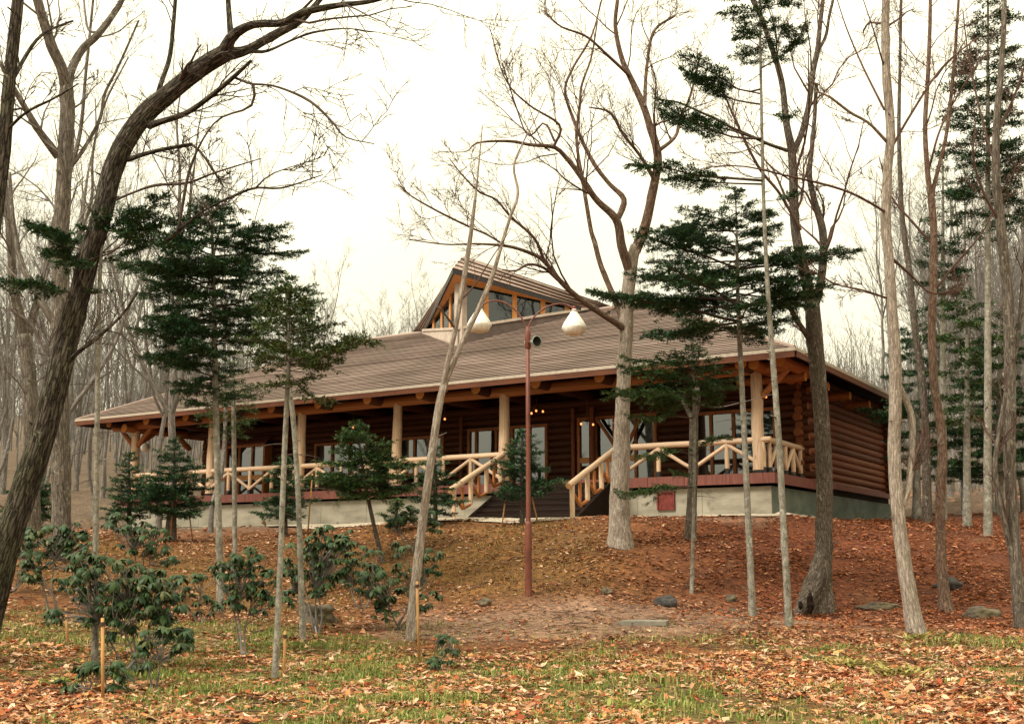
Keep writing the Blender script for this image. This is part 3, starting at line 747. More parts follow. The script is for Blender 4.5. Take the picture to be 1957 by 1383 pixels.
def band(E, E2, flip):
    for k in range(4):
        t0, t1 = k / 4, (k + 1) / 4
        f = lambda a, b, t: np.array(lp(*a)) * (1 - t) + np.array(lp(*b)) * t
        o = np.array([0, 0, .05])
        w_ = np.array([0, -.03, 0])
        V = [f(T_, A_, t0) + w_ + o * .5, f(E, E2, t0) + w_ + o * .5, f(E, E2, t0) + o + w_, f(T_, A_, t0) + o + w_, f(E, E2, t1), f(T_, A_, t1)]
        q = MB(); q.add(V, [(0, 1, 2, 3), (3, 2, 4, 5)]); q.build('roof_course', M['roof'], lan)
    q = MB(); q.add([np.array(lp(*p)) - [0, -.02, .03] for p in (T_, E, E2, A_)], [(0, 1, 2, 3)]); q.build('roof_deck', M['under'], lan)
    a = np.array(lp(*T_)); b = np.array(lp(*E))
    out = np.array([0, -.03, 0])
    MB().prism([a + out, b + out, b + out - [0, 0, .12], a + out - [0, 0, .16]], (0, .08, 0)).build('fascia', M['roof_dark'], lan)
band(R_, R2, 0); band(L_, L2_, 1)
q = MB(); q.add([lp(*A_), lp(*R2), lp(*L2_)], [(0, 1, 2)]); q.build('back_slope', M['roof'], lan)
q = MB(); V = [lp(*T_) - [0, 0, .06], lp(*R_) - [0, 0, .03], lp(*L_) - [0, 0, .03]]; q.add(V, [(0, 2, 1)]); q.build('soffit', M['frame_light'], lan)
# ------------------------------------------------------------------ street lamp, speaker, porch lamps
lb = gpt(1010, 1137, 21)
lamp = tag(empty('lamp_post', lb), 'rust brown lamp post with two curved arms and white shades', 'street lamp')
s = 21 / FPX
MB().lathe([(.0, -.3), (.066, -.3), (.063, 1.25), (.06, 1.3), (.045, 1.34), (0, 1.34)], 16).build('base_sleeve', M['rust_post'], lamp, smooth=False)
topz = (1137 - 625) * s
MB().lathe([(.044, 1.3), (.042, topz * .6), (.038, topz), (0, topz + .02)], 14).build('post', M['rust_post'], lamp, smooth=True)
MB().lathe([(.046, topz - .42), (.056, topz - .4), (.056, topz - .12), (.04, topz - .06)], 14).build('collar', M['rust_post'], lamp, smooth=True)
for sgn, pts, end in [(-1, [(1008, 640), (1003, 618), (985, 592), (962, 577), (940, 574), (922, 582), (916, 590)], (915, 609)), (1, [(1010, 640), (1012, 620), (1026, 600), (1050, 585), (1075, 581), (1092, 588), (1097, 597)], (1097, 617))]:
    P = np.array([at(x, y, 21) for x, y in pts]) - lb; P[:, 1] += np.linspace(0, -.05 * sgn, len(P))
    Q = resample(P, 20)
    m = MB(); tubes(m, Q[None], np.full((1, 20), .016), 10); m.build('arm', M['rust_post'], lamp, smooth=True)
    c = Q[-1]
    sh = empty('lamp_shade', tuple(c), parent=lamp)
    # pleated drop: ribbed lathe
    prof = [(.03, .06), (.06, .03), (.075, -.03), (.12, -.1), (.175, -.19), (.22, -.28), (.225, -.32), (.2, -.36), (.175, -.42), (.09, -.45), (0, -.452)]
    seg = 28; a = np.linspace(0, 2 * np.pi, seg, endpoint=False); V = []
    for k, (r, z) in enumerate(prof):
        rr = r * (1 + (.05 if k > 1 else 0) * np.cos(a * 14)); V.append(np.stack([rr * np.cos(a), rr * np.sin(a), np.full(seg, z + .0)], 1))
    F = [(k * seg + i, k * seg + (i + 1) % seg, (k + 1) * seg + (i + 1) % seg, (k + 1) * seg + i) for k in range(len(prof) - 1) for i in range(seg)]
    m = MB(); m.add(np.concatenate(V), np.array(F)); m.build('glass', M['white_glass'], sh, smooth=True)
    MB().lathe([(.0, .12), (.035, .12), (.045, .04), (.08, .02), (.0, .02)], 12).build('cap', M['rust_post'], sh)
hp = at(1017, 653, 20.93)
horn = tag(empty('horn_speaker', tuple(hp)), 'small round grey horn loudspeaker on the rust brown lamp post', 'loudspeaker')
Mx = Matrix.Translation((0, 0, 0)) @ Vector((0, 0, 1)).rotation_difference(Vector((.55, -.83, -.08)).normalized()).to_matrix().to_4x4()
MB().lathe([(.03, -.12), (.035, .0), (.05, .06), (.09, .14), (.105, .15), (.105, .16), (.092, .16)], 20, M=Mx).build('bell', M['horn'], horn, smooth=True)
MB().lathe([(.092, .158), (.045, .06), (.0, .05)], 20, M=Mx).build('throat', M['horn_in'], horn, smooth=True)
MB().lathe([(0, -.2), (.05, -.2), (.055, -.11), (0, -.11)], 14, M=Mx).build('driver', M['horn'], horn)
MB().box(-.09, .02, -.012, .012, -.02, .02).build('bracket', M['rust_post'], horn)

def on_b(px, py, b):
    r = at(px, py, 1.0) - np.array([0, 0, EYE]); C = np.array([0, 0, EYE]); o = HO + np.array([0, 0, 0])
    t = (b - (C - o) @ HV) / (r @ HV); return C + r * t
for px, py, b, n, lab in [(675, 818, 1.6, 1, 'single glowing bulb under the porch roof, above the small fir'), (850, 802, 1.6, 1, 'single glowing bulb under the porch roof, behind the forked pale tree'),
                     (1026, 787, 1.9, 3, 'hanging lamp of three glowing bulbs before the entrance'), (1452, 759, 2.0, 3, 'hanging lamp of three glowing bulbs beside the porch corner post'),
                     (1122, 812, 2.2, 2, 'pair of pale bulbs hanging before the glazed wall')]:
    p = on_b(px, py, b)
    o = tag(empty('porch_lamp', tuple(p)), lab, 'lamp')
    MB().lathe([(0, .02), (.012, .02), (.012, 6.32 - p[2]), (0, 6.32 - p[2])], 8).build('rod', M['lamp_metal'], o)
    MB().lathe([(0, .16), (.05, .15), (.06, .1), (.0, .1)], 10).build('cap', M['lamp_metal'], o)
    for k in range(n):
        an = k * 2 * math.pi / max(n, 1) + .4; rr = 0 if n == 1 else .2
        q = (rr * math.cos(an), rr * math.sin(an), .03 * math.sin(an * 2))
        m = MB(); m.lathe([(0, .04), (.018, .035), (.032, .012), (.028, -.018), (0, -.035)], 12); m.build('bulb', M['bulb'], o, q, True)
        if n > 1:
            m = MB(); tubes(m, np.array([[(0, 0, .1), (q[0] * .6, q[1] * .6, .12), (q[0], q[1], q[2] + .05)]]), np.full((1, 3), .012), 6); m.build('arm', M['lamp_metal'], o)
p = on_b(278, 855, 2.0)
o = tag(empty('globe_lamp', tuple(p)), 'white globe lamp hanging at the open far end of the porch', 'lamp')
MB().lathe([(0, .17), (.1, .15), (.17, .06), (.18, -.03), (.13, -.14), (0, -.18)], 18).build('globe', M['white_glass'], o, smooth=True)
MB().lathe([(0, .16), (.014, .16), (.014, 6.3 - p[2]), (0, 6.3 - p[2])], 8).build('rod', M['lamp_metal'], o)

# ------------------------------------------------------------------ rocks, slab, stakes
def rock(px, py, Y, sx, sy, sz, seed, label, mat='rock', name='rock', cubic=0.0, rz=0.0):
    if not cubic: sx, sy = sx * .75, sy * .75
    bm = bmesh.new(); bmesh.ops.create_icosphere(bm, subdivisions=4, radius=1)
    for v in bm.verts:
        c = v.co.copy()
        if cubic: 
            mx = max(abs(c.x), abs(c.y), abs(c.z)); c = c.lerp(c / mx * .85, cubic)
        n = mnoise.fractal(c * 1.1 + Vector((seed * 7.1, 0, 0)), 1, 2, 5) * .42
        c *= 1 + n
        v.co = Vector((c.x * sx, c.y * sy, c.z * sz))
    me = bpy.data.meshes.new(name); bm.to_mesh(me); bm.free()
    p = gpt(px, py, Y)
    o = mesh_obj(name, me, M[mat], None, (p[0], p[1], p[2] + sz * .3), True); o.rotation_euler[2] = rz
    return tag(o, label, 'rock')
rock(612, 1178, 18.6, .27, .22, .22, 1, 'squarish mossy grey rock behind the thin fir trunk', cubic=.8, rz=.3)
rock(927, 1155, 20.3, .16, .13, .09, 2, 'small tan rock at the foot of the mound beside the lamp post')
rock(1160, 1125, 21.2, .14, .12, .1, 3, 'small grey rock on the slope below the big pale tree')
rock(1395, 1110, 21.8, .13, .1, .09, 4, 'small grey rock on the slope between two thin fir trunks')
rock(1275, 1140, 20.8, .28, .2, .14, 5, 'dark mossy rock at the edge of the bare earth', 'rock_dark')
rock(1812, 1108, 22.5, .33, .25, .16, 6, 'dark rounded rock behind the brown tree base', 'rock_dark')
rock(1872, 1140, 20.5, .38, .22, .13, 7, 'low flat mossy rock right of the brown tree base')
rock(1680, 1120, 21.5, .5, .2, .08, 8, 'long low earth covered rock behind the pale leaning tree')
rock(1402, 1133, 20.6, .12, .09, .06, 9, 'tiny pale stone on the slope beside the thin fir trunk')
p = gpt(1228, 1188, 18.6)
slab = MB(); slab.prism([(-.42, -.2, 0), (.34, -.28, 0), (.44, .14, 0), (-.2, .26, 0)], (0, 0, .07))
tag(slab.build('flat_slab', M['slab'], None, (p[0], p[1], p[2] + .0)), 'flat grey stone slab lying on the bare earth', 'slab')
for k in range(14):      # pale edging stones at the foundation corner
    a = .2 + k * .22 if k < 7 else None
    q = house_pt(-.28, -.15 + k * .27, 0)
    bm = bmesh.new(); bmesh.ops.create_icosphere(bm, subdivisions=2, radius=1)
    for v in bm.verts:
        v.co *= 1 + mnoise.noise(v.co * 1.3 + Vector((k * 3.3, 0, 0))) * .25; v.co = Vector((v.co.x * .13, v.co.y * .1, v.co.z * .07))
    me = bpy.data.meshes.new('edging_stone'); bm.to_mesh(me); bm.free()
    o = mesh_obj('edging_stone', me, M['flash'], None, (q[0], q[1], gz1(q[0], q[1]) + .03), True); o.rotation_euler[2] = k
    tag(o, 'pale rounded stone in the row along the foundation end wall', 'stone', 'edging stones at the foundation')
def stake(px0, py0, px1, py1, Y, label, r=.022, Y1=None):
    r *= .68
    b = gpt(px0, py0, Y, -.12); t = at(px1, py1, Y1 or Y); d = t - b
    root = tag(empty('wooden_stake', tuple(b)), label, 'stake')
    m = MB(); tubes(m, np.array([[np.zeros(3), d * .5, d]]), np.full((1, 3), r), 8, cap=True); m.build('pole', M['stake'], root)
    m = MB(); e = d / np.linalg.norm(d); c = d - e * .06; tubes(m, np.array([[c - e * .02, c, c + e * .02]]), np.full((1, 3), r * 1.5), 8, cap=True); m.build('twine', M['tie'], root)
stake(197, 1352, 196, 1180, 11.6, 'yellow stake in front of the leftmost thin fir trunk', .026)
stake(543, 1285, 545, 1205, 13.4, 'short yellow stake right of the nearest thin fir trunk', .024)
stake(132, 1232, 126, 1160, 15.5, 'short yellow stake under the large evergreen shrub', .024)
stake(801, 1280, 797, 1110, 14.9, 'tall yellow stake beside the base of the forked pale tree', .026)
stake(1030, 993, 1012, 930, 27.2, 'thin yellow stake leaning before the porch steps, right of the lamp post', .028)
stake(958, 992, 966, 955, 27.2, 'short orange stake before the porch steps, left of the lamp post', .025)
stake(325, 1030, 331, 945, 29.6, 'orange stake at the trunk of the small fir near the foundation', .03)
stake(371, 1020, 362, 985, 30.2, 'short yellow stake by the small fir near the foundation', .025)
stake(588, 1010, 597, 905, 29.5, 'orange stake before the foundation behind the paired fir trunks', .03)
stake(831, 995, 835, 905, 28.5, 'orange stake in the dark bush left of the porch steps', .03)
stake(75, 1000, 58, 960, 27.5, 'thin yellow stake leaning beside the big leaning oak', .025)
# ------------------------------------------------------------------ bare trees
def limb3(pts, D, d0, d1):
    """[(px, py, width_px)...] -> x, y, z, radius with the distance running from D+d0 to D+d1"""
    n = len(pts); out = []
    L = np.concatenate([[0], np.cumsum([math.hypot(pts[i + 1][0] - pts[i][0], pts[i + 1][1] - pts[i][1]) for i in range(n - 1)])])
    for i, (x, y, w) in enumerate(pts):
        Y = D + d0 + (d1 - d0) * (L[i] / L[-1]) ** .8
        out.append([*at(x, y, Y), max(w, .6) / 2 * Y / FPX])
    out = np.array(out)
    if pts[-1][1] <= 6 and len(out) > 1:                    # grows on above the picture
        d = out[-1, :3] - out[-2, :3]; d /= np.linalg.norm(d)
        for k in (1, 2, 3):
            out = np.vstack([out, [*(out[-1, :3] + d * .8 + np.array([0, 0, .12])), out[-1, 3] * .7]])
    return out
def stem(mb, P4, sides, step=.1, lump=.1, flare=0.0, seed=0, stubs=0):
    Ln = np.sum(np.linalg.norm(np.diff(P4[:, :3], axis=0), axis=1)); K = max(6, int(Ln / step))
    Q = resample(P4, K); P = Q[:, :3]; R = np.maximum(Q[:, 3], .002)
    s = np.linspace(0, Ln, K)
    if flare: R = R * (1 + flare * np.exp(-np.maximum(s - .3, 0) / .22))
    T = nrm(np.gradient(P, axis=0)); mean = nrm(P[-1] - P[0]); ax = np.eye(3)[np.argmin(np.abs(mean))]
    A = nrm(np.cross(T, ax)); B = np.cross(T, A); th = np.linspace(0, 2 * np.pi, sides, endpoint=False)
    RR = np.zeros((K, sides))
    for k in range(K):
        for i in range(sides):
            v = Vector((math.cos(th[i]) * 1.6 + seed * 5, math.sin(th[i]) * 1.6, s[k] * 2.2))
            RR[k, i] = R[k] * (1 + lump * mnoise.fractal(v, 1, 2, 3) + (flare * .5 * math.exp(-max(s[k] - .3, 0) / .2) * math.sin(3 * th[i] + seed) if flare else 0))
    gk = np.random.default_rng(int(seed * 1000) % 9973)               # knots and broken stubs
    for _ in range(int(Ln * 1.1)):
        kk, ii = gk.uniform(0, K), gk.uniform(0, sides); da = np.minimum(np.abs(np.arange(sides) - ii), sides - np.abs(np.arange(sides) - ii)) / sides * 6.28
        RR *= 1 + gk.uniform(.1, .28) * np.exp(-((np.arange(K)[:, None] - kk) * step / .07) ** 2 - (da[None] / .45) ** 2)
    V = P[:, None] + RR[..., None] * (np.cos(th)[None, :, None] * A[:, None] + np.sin(th)[None, :, None] * B[:, None])
    if stubs:
        ns = int(Ln * stubs); q = gk.integers(2, K - 1, ns); an = gk.uniform(0, 6.28, ns); d = np.cos(an)[:, None] * A[q] + np.sin(an)[:, None] * B[q] + T[q] * gk.uniform(0, .6, (ns, 1)); ln = gk.uniform(.03, .16, ns)[:, None]
        tt = np.linspace(0, 1, 3)[None, :, None]; tubes(mb, P[q][:, None] + d[:, None] * ((R[q] * .8)[:, None, None] + ln[:, None] * tt), np.minimum(R[q] * .3, gk.uniform(.006, .016, ns))[:, None] * np.linspace(1, .6, 3), 5, cap=True)
    bk = np.stack([RR * np.cos(th) + seed * 3.1, RR * np.sin(th), np.repeat(s[:, None], sides, 1)], -1)
    k = np.arange(K - 1)[:, None] * sides; i = np.arange(sides)[None]; j = (i + 1) % sides
    F = np.stack([k + i, k + j, k + sides + j, k + sides + i], -1).reshape(-1, 4)
    n0 = mb.n
    mb.add(V.reshape(-1, 3), F, 0, bk.reshape(-1, 3))
    mb.f.append((np.array([[n0 + (K - 1) * sides + x for x in range(sides)]]), 0))
    return Q
def lines_to(arr, K=9):
    P = np.stack([resample(q, K) for q in arr]); L = np.linalg.norm(np.diff(P[:, :, :3], axis=1), axis=2).sum(1)
    return P[:, :, :3], L, P[:, :, 3]
_tseed = 0
BASES = []
def bare_tree(label, D, trunk, limbs=(), bark='bark_grey', twig='twig', name='bare_tree', n=(7, 6, 5), flare=.25, limbmat=None, group=None, up=.22, ratio=(.3, .55), rootlimbs=(), trunk_twigs=3, d1=0.0, clear=0.45):
    """trunk and limbs traced as (px, py, width) lines, twigs grown from them"""
    global _tseed; _tseed += 1; seed = _tseed
    T4 = limb3(trunk, D, 0, d1)
    base = T4[0, :3].copy(); g = gz1(base[0], base[1])
    if base[2] > g - .1: T4 = np.vstack([[base[0] + (T4[0, 0] - T4[1, 0]) * .1, base[1], g - .3, T4[0, 3] * 1.05], T4])
    root = tag(empty(name, (base[0], base[1], g)), label, 'tree', group)
    off = np.array([base[0], base[1], g]); BASES.append((base[0], base[1], T4[0, 3]))
    T4[:, :3] -= off
    mb = MB(); stem(mb, T4, 16 if trunk[0][2] > 18 else 10, flare=flare, seed=seed, stubs=1.6)
    for q in rootlimbs:
        R4 = limb3(q, D, 0, -.15); R4[:, :3] -= off; stem(mb, R4, 14, .06, .3, 0, seed + .5 + q[1][0] * .1)
    mb.build('trunk', M[bark], root, smooth=True)
    # a limb starts at the trunk's depth at that height
    arr = []
    for lb_ in limbs:
        pts, d1_ = lb_[0], lb_[1]; d0_ = lb_[2] if len(lb_) > 2 else 0
        q = limb3(pts, D, d0_, d1_); q[:, :3] -= off
        m = MB(); stem(m, q, 10 if pts[0][2] > 9 else 7, .12, .06, 0, seed + len(arr) * .37)
        m.build('limb', M[limbmat or bark] if pts[0][2] > 7 else M[twig], root, smooth=True)
        arr.append(q)
    src = list(arr)
    cut = T4[int(len(T4) * clear):]
    if len(cut) > 1: src += [cut]
    g_ = np.random.default_rng(seed * 17 + 3)
    P, L, R = lines_to(src)
    m = MB()
    P1, L1, R1 = spawn(P, np.minimum(L, 5.0), R, n[0], .15, 1.0, (.45, 1.1), ratio, .42, up, .16, 7, .006, g_)
    R1 = np.minimum(R1, .03 * np.linspace(1, .3, 7))
    tubes(m, P1, R1, 5)
    P2, L2, R2 = spawn(P1, L1, R1, n[1], .15, 1.0, (.4, 1.0), (.35, .6), .6, up * .7, .17, 5, .0052, g_)
    tubes(m, P2, R2, 4)
    P3, L3, R3 = spawn(P2, L2, R2, n[2], .1, 1.0, (.4, .9), (.35, .6), .7, up * .5, .18, 4, .0044, g_)
    tubes(m, P3, R3, 3)
    m.build('crown', M[twig], root)
    return root

bare_tree('large dark barked oak leaning in from the left edge', 14.0,
    [(-40, 1240, 58.9), (0, 1085, 53.8), (42, 950, 49.9), (80, 840, 48.6), (112, 710, 47.4), (142, 600, 43.5), (168, 500, 41), (195, 410, 39.7), (221, 310, 39.7), (268, 230, 39.7), (335, 170, 35.8), (392, 124, 35.8), (430, 102, 34.6)],
    [([(425, 105, 29.4), (446, 68, 21.8), (485, 47, 16.6), (540, 44, 15.4), (580, 24, 15.4), (650, 10, 11.5), (712, 2, 9)], -.8),
     ([(430, 104, 29.4), (472, 96, 19.2), (522, 68, 17.3), (573, 40, 15.4), (607, 5, 11.5)], .6),
     ([(441, 72, 12.8), (438, 30, 10.9), (436, 0, 10.2)], .1),
     ([(480, 98, 9), (510, 98, 6.4), (556, 78, 4.5), (600, 62, 5), (660, 55, 3), (720, 62, 2)], -1.2),
     ([(285, 240, 16.6), (310, 232, 12.8), (357, 216, 11.5), (405, 182, 10.2), (448, 146, 9), (480, 116, 6.4)], -.9),
     ([(448, 148, 5.8), (479, 160, 5.1), (526, 165, 4.5), (590, 192, 6), (634, 232, 5), (660, 262, 3), (715, 275, 2)], -1.6, -.7),
     ([(484, 163, 6), (486, 190, 6), (472, 208, 5), (421, 226, 4), (388, 266, 4), (361, 330, 6), (347, 405, 6), (338, 445, 4)], -.9, -1.0),
     ([(300, 200, 14.1), (306, 165, 10.2), (324, 111, 9), (331, 50, 8.3), (335, 2, 7.7)], .5),
     ([(245, 305, 11.5), (275, 295, 9), (320, 284, 7.7), (367, 276, 7.7)], -.5),
     ([(366, 276, 5.1), (385, 292, 4.5), (405, 322, 6), (428, 357, 2)], -.55, -.5),
     ([(215, 385, 5.8), (250, 370, 4.5), (297, 354, 6), (357, 350, 5), (411, 330, 4), (499, 303, 2)], -.8),
     ([(320, 460, 7.7), (360, 425, 5.8), (398, 398, 4.5), (448, 374, 6), (489, 359, 5), (540, 359, 4), (617, 334, 2)], -1.2, .3),
     ([(489, 359, 4), (515, 335, 3), (560, 318, 2), (612, 302, 1.5)], -1.3, -1.0),
     ([(125, 695, 10.2), (155, 668, 8.3), (182, 649, 7), (233, 602, 5.1), (262, 560, 5)], -.6),
     ([(110, 700, 6.4), (80, 660, 5.1), (60, 620, 6), (20, 590, 5)], .8)],
    'bark_dark', 'twig_dark', 'oak_tree', (5, 5, 4), .3, up=.15, clear=.75)
bare_tree('dark trunk cut by the upper left corner of the photo', 12.5,
    [(-110, 1300, 48), (-70, 900, 36.8), (-30, 560, 30.4), (2, 330, 27.2), (14, 200, 25.6), (24, 100, 24), (34, 0, 22.4)],
    [([(20, 160, 9.6), (60, 90, 7.2), (90, 60, 5.6), (140, 40, 4)], .6), ([(12, 250, 7.2), (50, 215, 5.6), (100, 190, 5), (150, 160, 3)], -.5), ([(0, 330, 6.4), (-40, 250, 6), (-60, 150, 4)], 0)],
    'bark_dark', 'twig_dark', n=(5, 5, 4), clear=.8)
bare_tree('grey forked tree standing behind the leaning oak', 24.0,
    [(118, 1018, 36), (116, 850, 34), (114, 700, 32), (116, 550, 31), (118, 438, 30), (124, 303, 30), (129, 219, 29), (127, 160, 26)],
    [([(127, 170, 24), (118, 130, 22), (101, 94, 21), (86, 50, 20), (72, 0, 18)], -.6), ([(128, 170, 22), (136, 135, 17), (158, 94, 15), (189, 64, 14), (222, 20, 12), (233, 0, 11)], .7),
     ([(112, 300, 18), (74, 249, 14), (44, 199, 12), (24, 165, 10), (0, 120, 8)], -.8), ([(122, 330, 10), (150, 300, 8), (190, 230, 7), (200, 180, 6), (225, 130, 5), (265, 40, 4)], 1),
     ([(186, 62, 6), (168, 55, 5), (160, 0, 4)], .7, .6), ([(105, 620, 16), (70, 560, 13), (40, 500, 11), (25, 420, 9), (18, 330, 7)], .9)],
    'bark_grey', 'twig_grey', n=(6, 6, 5))
bare_tree('grey twin stemmed tree between the oak and the left edge', 27.0,
    [(62, 1010, 30), (60, 850, 28), (56, 740, 27), (48, 640, 26)],
    [([(50, 650, 22), (28, 560, 18), (20, 460, 15), (8, 340, 12), (0, 220, 9)], -.6), ([(50, 650, 20), (70, 580, 15), (92, 500, 12), (110, 400, 10), (150, 270, 8), (165, 130, 6), (178, 0, 5)], .8),
     ([(70, 585, 12), (100, 540, 9), (150, 450, 7), (175, 380, 6), (178, 290, 5), (200, 200, 4), (245, 110, 3)], 1.2, .2)],
    'bark_grey', 'twig_grey', n=(7, 6, 5))
bare_tree('pale slim tree forking in a narrow V before the roof lantern', 17.0,
    [(785, 1226, 19.8), (790, 1150, 18), (800, 1060, 17.1), (814, 950, 16.2), (828, 850, 15.3), (838, 780, 14.4), (848, 735, 13.5)],
    [([(846, 740, 11.7), (856, 690, 9.9), (870, 630, 9.9), (882, 560, 9.9), (892, 500, 9.9), (902, 430, 8.1), (912, 345, 4), (922, 240, 2)], -.3),
     ([(848, 738, 11.7), (866, 695, 10.8), (885, 650, 9.9), (915, 590, 9.9), (940, 530, 9), (958, 470, 7.2), (975, 415, 6.3), (990, 370, 6), (982, 318, 4), (1000, 272, 3), (1025, 225, 2), (1045, 180, 1.5)], .4),
     ([(868, 625, 5), (850, 600, 4), (835, 585, 3)], -.3, -.15)],
    'bark_pale', 'twig', 'forked_tree', (1, 3, 2), .15, clear=2)
bare_tree('big pale tree with arching limbs before the porch steps', 24.0,
    [(1186, 1040, 44.7), (1184, 990, 39.6), (1184, 930, 37), (1188, 850, 32.7), (1190, 780, 29.2), (1193, 700, 27.5), (1197, 620, 26.7), (1200, 560, 25.8), (1208, 500, 24.1), (1216, 470, 22.4)],
    [([(1214, 480, 22.4), (1232, 435, 19.8), (1250, 354, 18.1), (1257, 297, 17.2), (1240, 235, 14.6), (1227, 196, 13.8), (1203, 145, 12), (1188, 111, 10.3), (1176, 51, 8.6), (1180, 0, 7.7)], -.7),
     ([(1204, 520, 20.6), (1188, 470, 18.1), (1178, 420, 16.3), (1139, 381, 12.9), (1105, 330, 11.2), (1078, 297, 9.5), (1058, 281, 8.6), (1014, 277, 6.9), (974, 270, 6), (913, 273, 4), (890, 290, 2), (840, 290, 1.5)], -1.6),
     ([(1178, 424, 12.9), (1193, 383, 11.2), (1165, 352, 8.6), (1140, 320, 8.6), (1120, 285, 7.7), (1099, 236, 6.9), (1080, 175, 6), (1095, 130, 5), (1130, 70, 4), (1150, 0, 3)], .9),
     ([(1196, 628, 12.9), (1176, 575, 11.2), (1150, 512, 10.3), (1136, 462, 9.5), (1129, 438, 8.6), (1115, 354, 7.7), (1102, 270, 6), (1108, 200, 6), (1112, 162, 5), (1130, 110, 4), (1142, 40, 3)], .5),
     ([(1196, 630, 15.5), (1170, 612, 12.9), (1132, 588, 12), (1099, 564, 11.2), (1068, 534, 10.3), (1038, 497, 8.6), (1004, 480, 6.9), (967, 470, 6), (910, 466, 4), (852, 467, 3), (781, 458, 2)], -2.2),
     ([(1040, 498, 6.9), (1021, 455, 6), (977, 415, 5), (947, 381, 4), (916, 367, 4), (883, 334, 3), (859, 303, 2)], -2.6, -1.7),
     ([(967, 470, 4), (930, 448, 4), (900, 435, 4), (839, 405, 4), (785, 374, 3), (761, 351, 2)], -3.0, -1.9),
     ([(1066, 535, 6), (1040, 512, 6), (1010, 505, 5), (985, 518, 4), (960, 515, 3)], -2.2, -1.6),
     ([(1252, 345, 10.3), (1225, 300, 6.9), (1190, 255, 6), (1165, 215, 5), (1125, 205, 3)], -1.2, -.5),
     ([(1256, 290, 8.6), (1290, 262, 6.9), (1300, 230, 6), (1320, 180, 5), (1340, 100, 4)], .9, -.4),
     ([(1203, 145, 6.9), (1160, 105, 6), (1120, 70, 5), (1070, 50, 4), (1040, 20, 3)], -1.1, -.6),
     ([(1232, 205, 8.6), (1236, 130, 6.9), (1250, 60, 6), (1290, 30, 5)], .2, -.5),
     ([(1058, 281, 6), (1070, 240, 5), (1010, 200, 4), (965, 150, 3), (935, 50, 2)], -1.9, -1.3),
     ([(1060, 270, 5), (1040, 235, 4), (1010, 260, 3), (985, 200, 3), (960, 120, 2)], -1.0, -1.2)],
    'bark_pale', 'twig', 'arching_tree', (9, 6, 5), .15, limbmat='bark_red', up=.18, clear=2)
bare_tree('short broken forked snag in front of the porch corner', 25.0,
    [(1319, 1034, 22), (1322, 960, 19), (1325, 880, 18), (1326, 815, 17), (1325, 790, 17)],
    [([(1326, 800, 14), (1332, 770, 13), (1331, 735, 12)], -.1), ([(1325, 802, 11), (1313, 782, 9), (1303, 764, 8)], .1), ([(1330, 770, 3), (1370, 778, 2), (1420, 768, 1.5), (1480, 752, 1)], -.5)],
    'bark_brown', 'twig_grey', 'dead_snag', (0, 1, 1), .1, clear=2)
burled = bare_tree('stout brown tree with a burled hollow base by the porch corner', 21.3,
    [(1568, 1180, 38.6), (1572, 1110, 33.6), (1575, 1020, 31.1), (1576, 920, 30.2), (1570, 800, 30.2), (1562, 700, 30.2), (1556, 630, 31.1), (1552, 580, 28.6)],
    [([(1552, 590, 25.2), (1540, 530, 22.7), (1528, 480, 21), (1519, 430, 18.5), (1516, 337, 17.6), (1513, 287, 16.8), (1503, 236, 14.3), (1496, 169, 12.6), (1486, 125, 11.8), (1472, 84, 10.9), (1455, 34, 10.1), (1440, 5, 9.2)], -.5),
     ([(1553, 590, 21.8), (1565, 555, 16.8), (1573, 500, 16), (1572, 440, 15.1), (1558, 390, 12.6), (1547, 337, 10.9), (1552, 280, 9.2), (1557, 220, 8.4), (1560, 160, 7.6)], .7),
     ([(1514, 295, 13.4), (1530, 260, 11.8), (1545, 205, 11.8), (1553, 140, 11.8), (1562, 98, 10.9), (1567, 50, 9.2), (1573, 0, 7.6)], .4, -.3),
     ([(1562, 100, 7.6), (1578, 70, 6.7), (1585, 30, 5.9), (1592, 0, 6)], .7, .2),
     ([(1505, 288, 7.6), (1470, 276, 6.7), (1440, 262, 5.9), (1400, 245, 5.9), (1370, 228, 6), (1340, 215, 5), (1297, 196, 4), (1260, 190, 2)], -1.2, -.3),
     ([(1548, 650, 11.8), (1532, 625, 10.9), (1518, 605, 10.1), (1508, 582, 9.2), (1498, 570, 6.7)], -.4),
     ([(1530, 440, 6.7), (1490, 370, 5.9), (1450, 320, 6), (1410, 240, 5), (1380, 170, 3)], -.9, -.3),
     ([(1570, 430, 5), (1575, 395, 4), (1562, 360, 3)], .3, .5)],
    'bark_brown', 'twig', 'burled_tree', (7, 6, 5), .12, clear=2,
    rootlimbs=[[(1572, 1050, 24), (1562, 1095, 32), (1547, 1135, 34), (1532, 1165, 27), (1520, 1186, 16)], [(1571, 1085, 20), (1556, 1125, 28), (1546, 1165, 24), (1543, 1188, 14)], [(1577, 1110, 18), (1585, 1150, 19), (1592, 1184, 11)]])
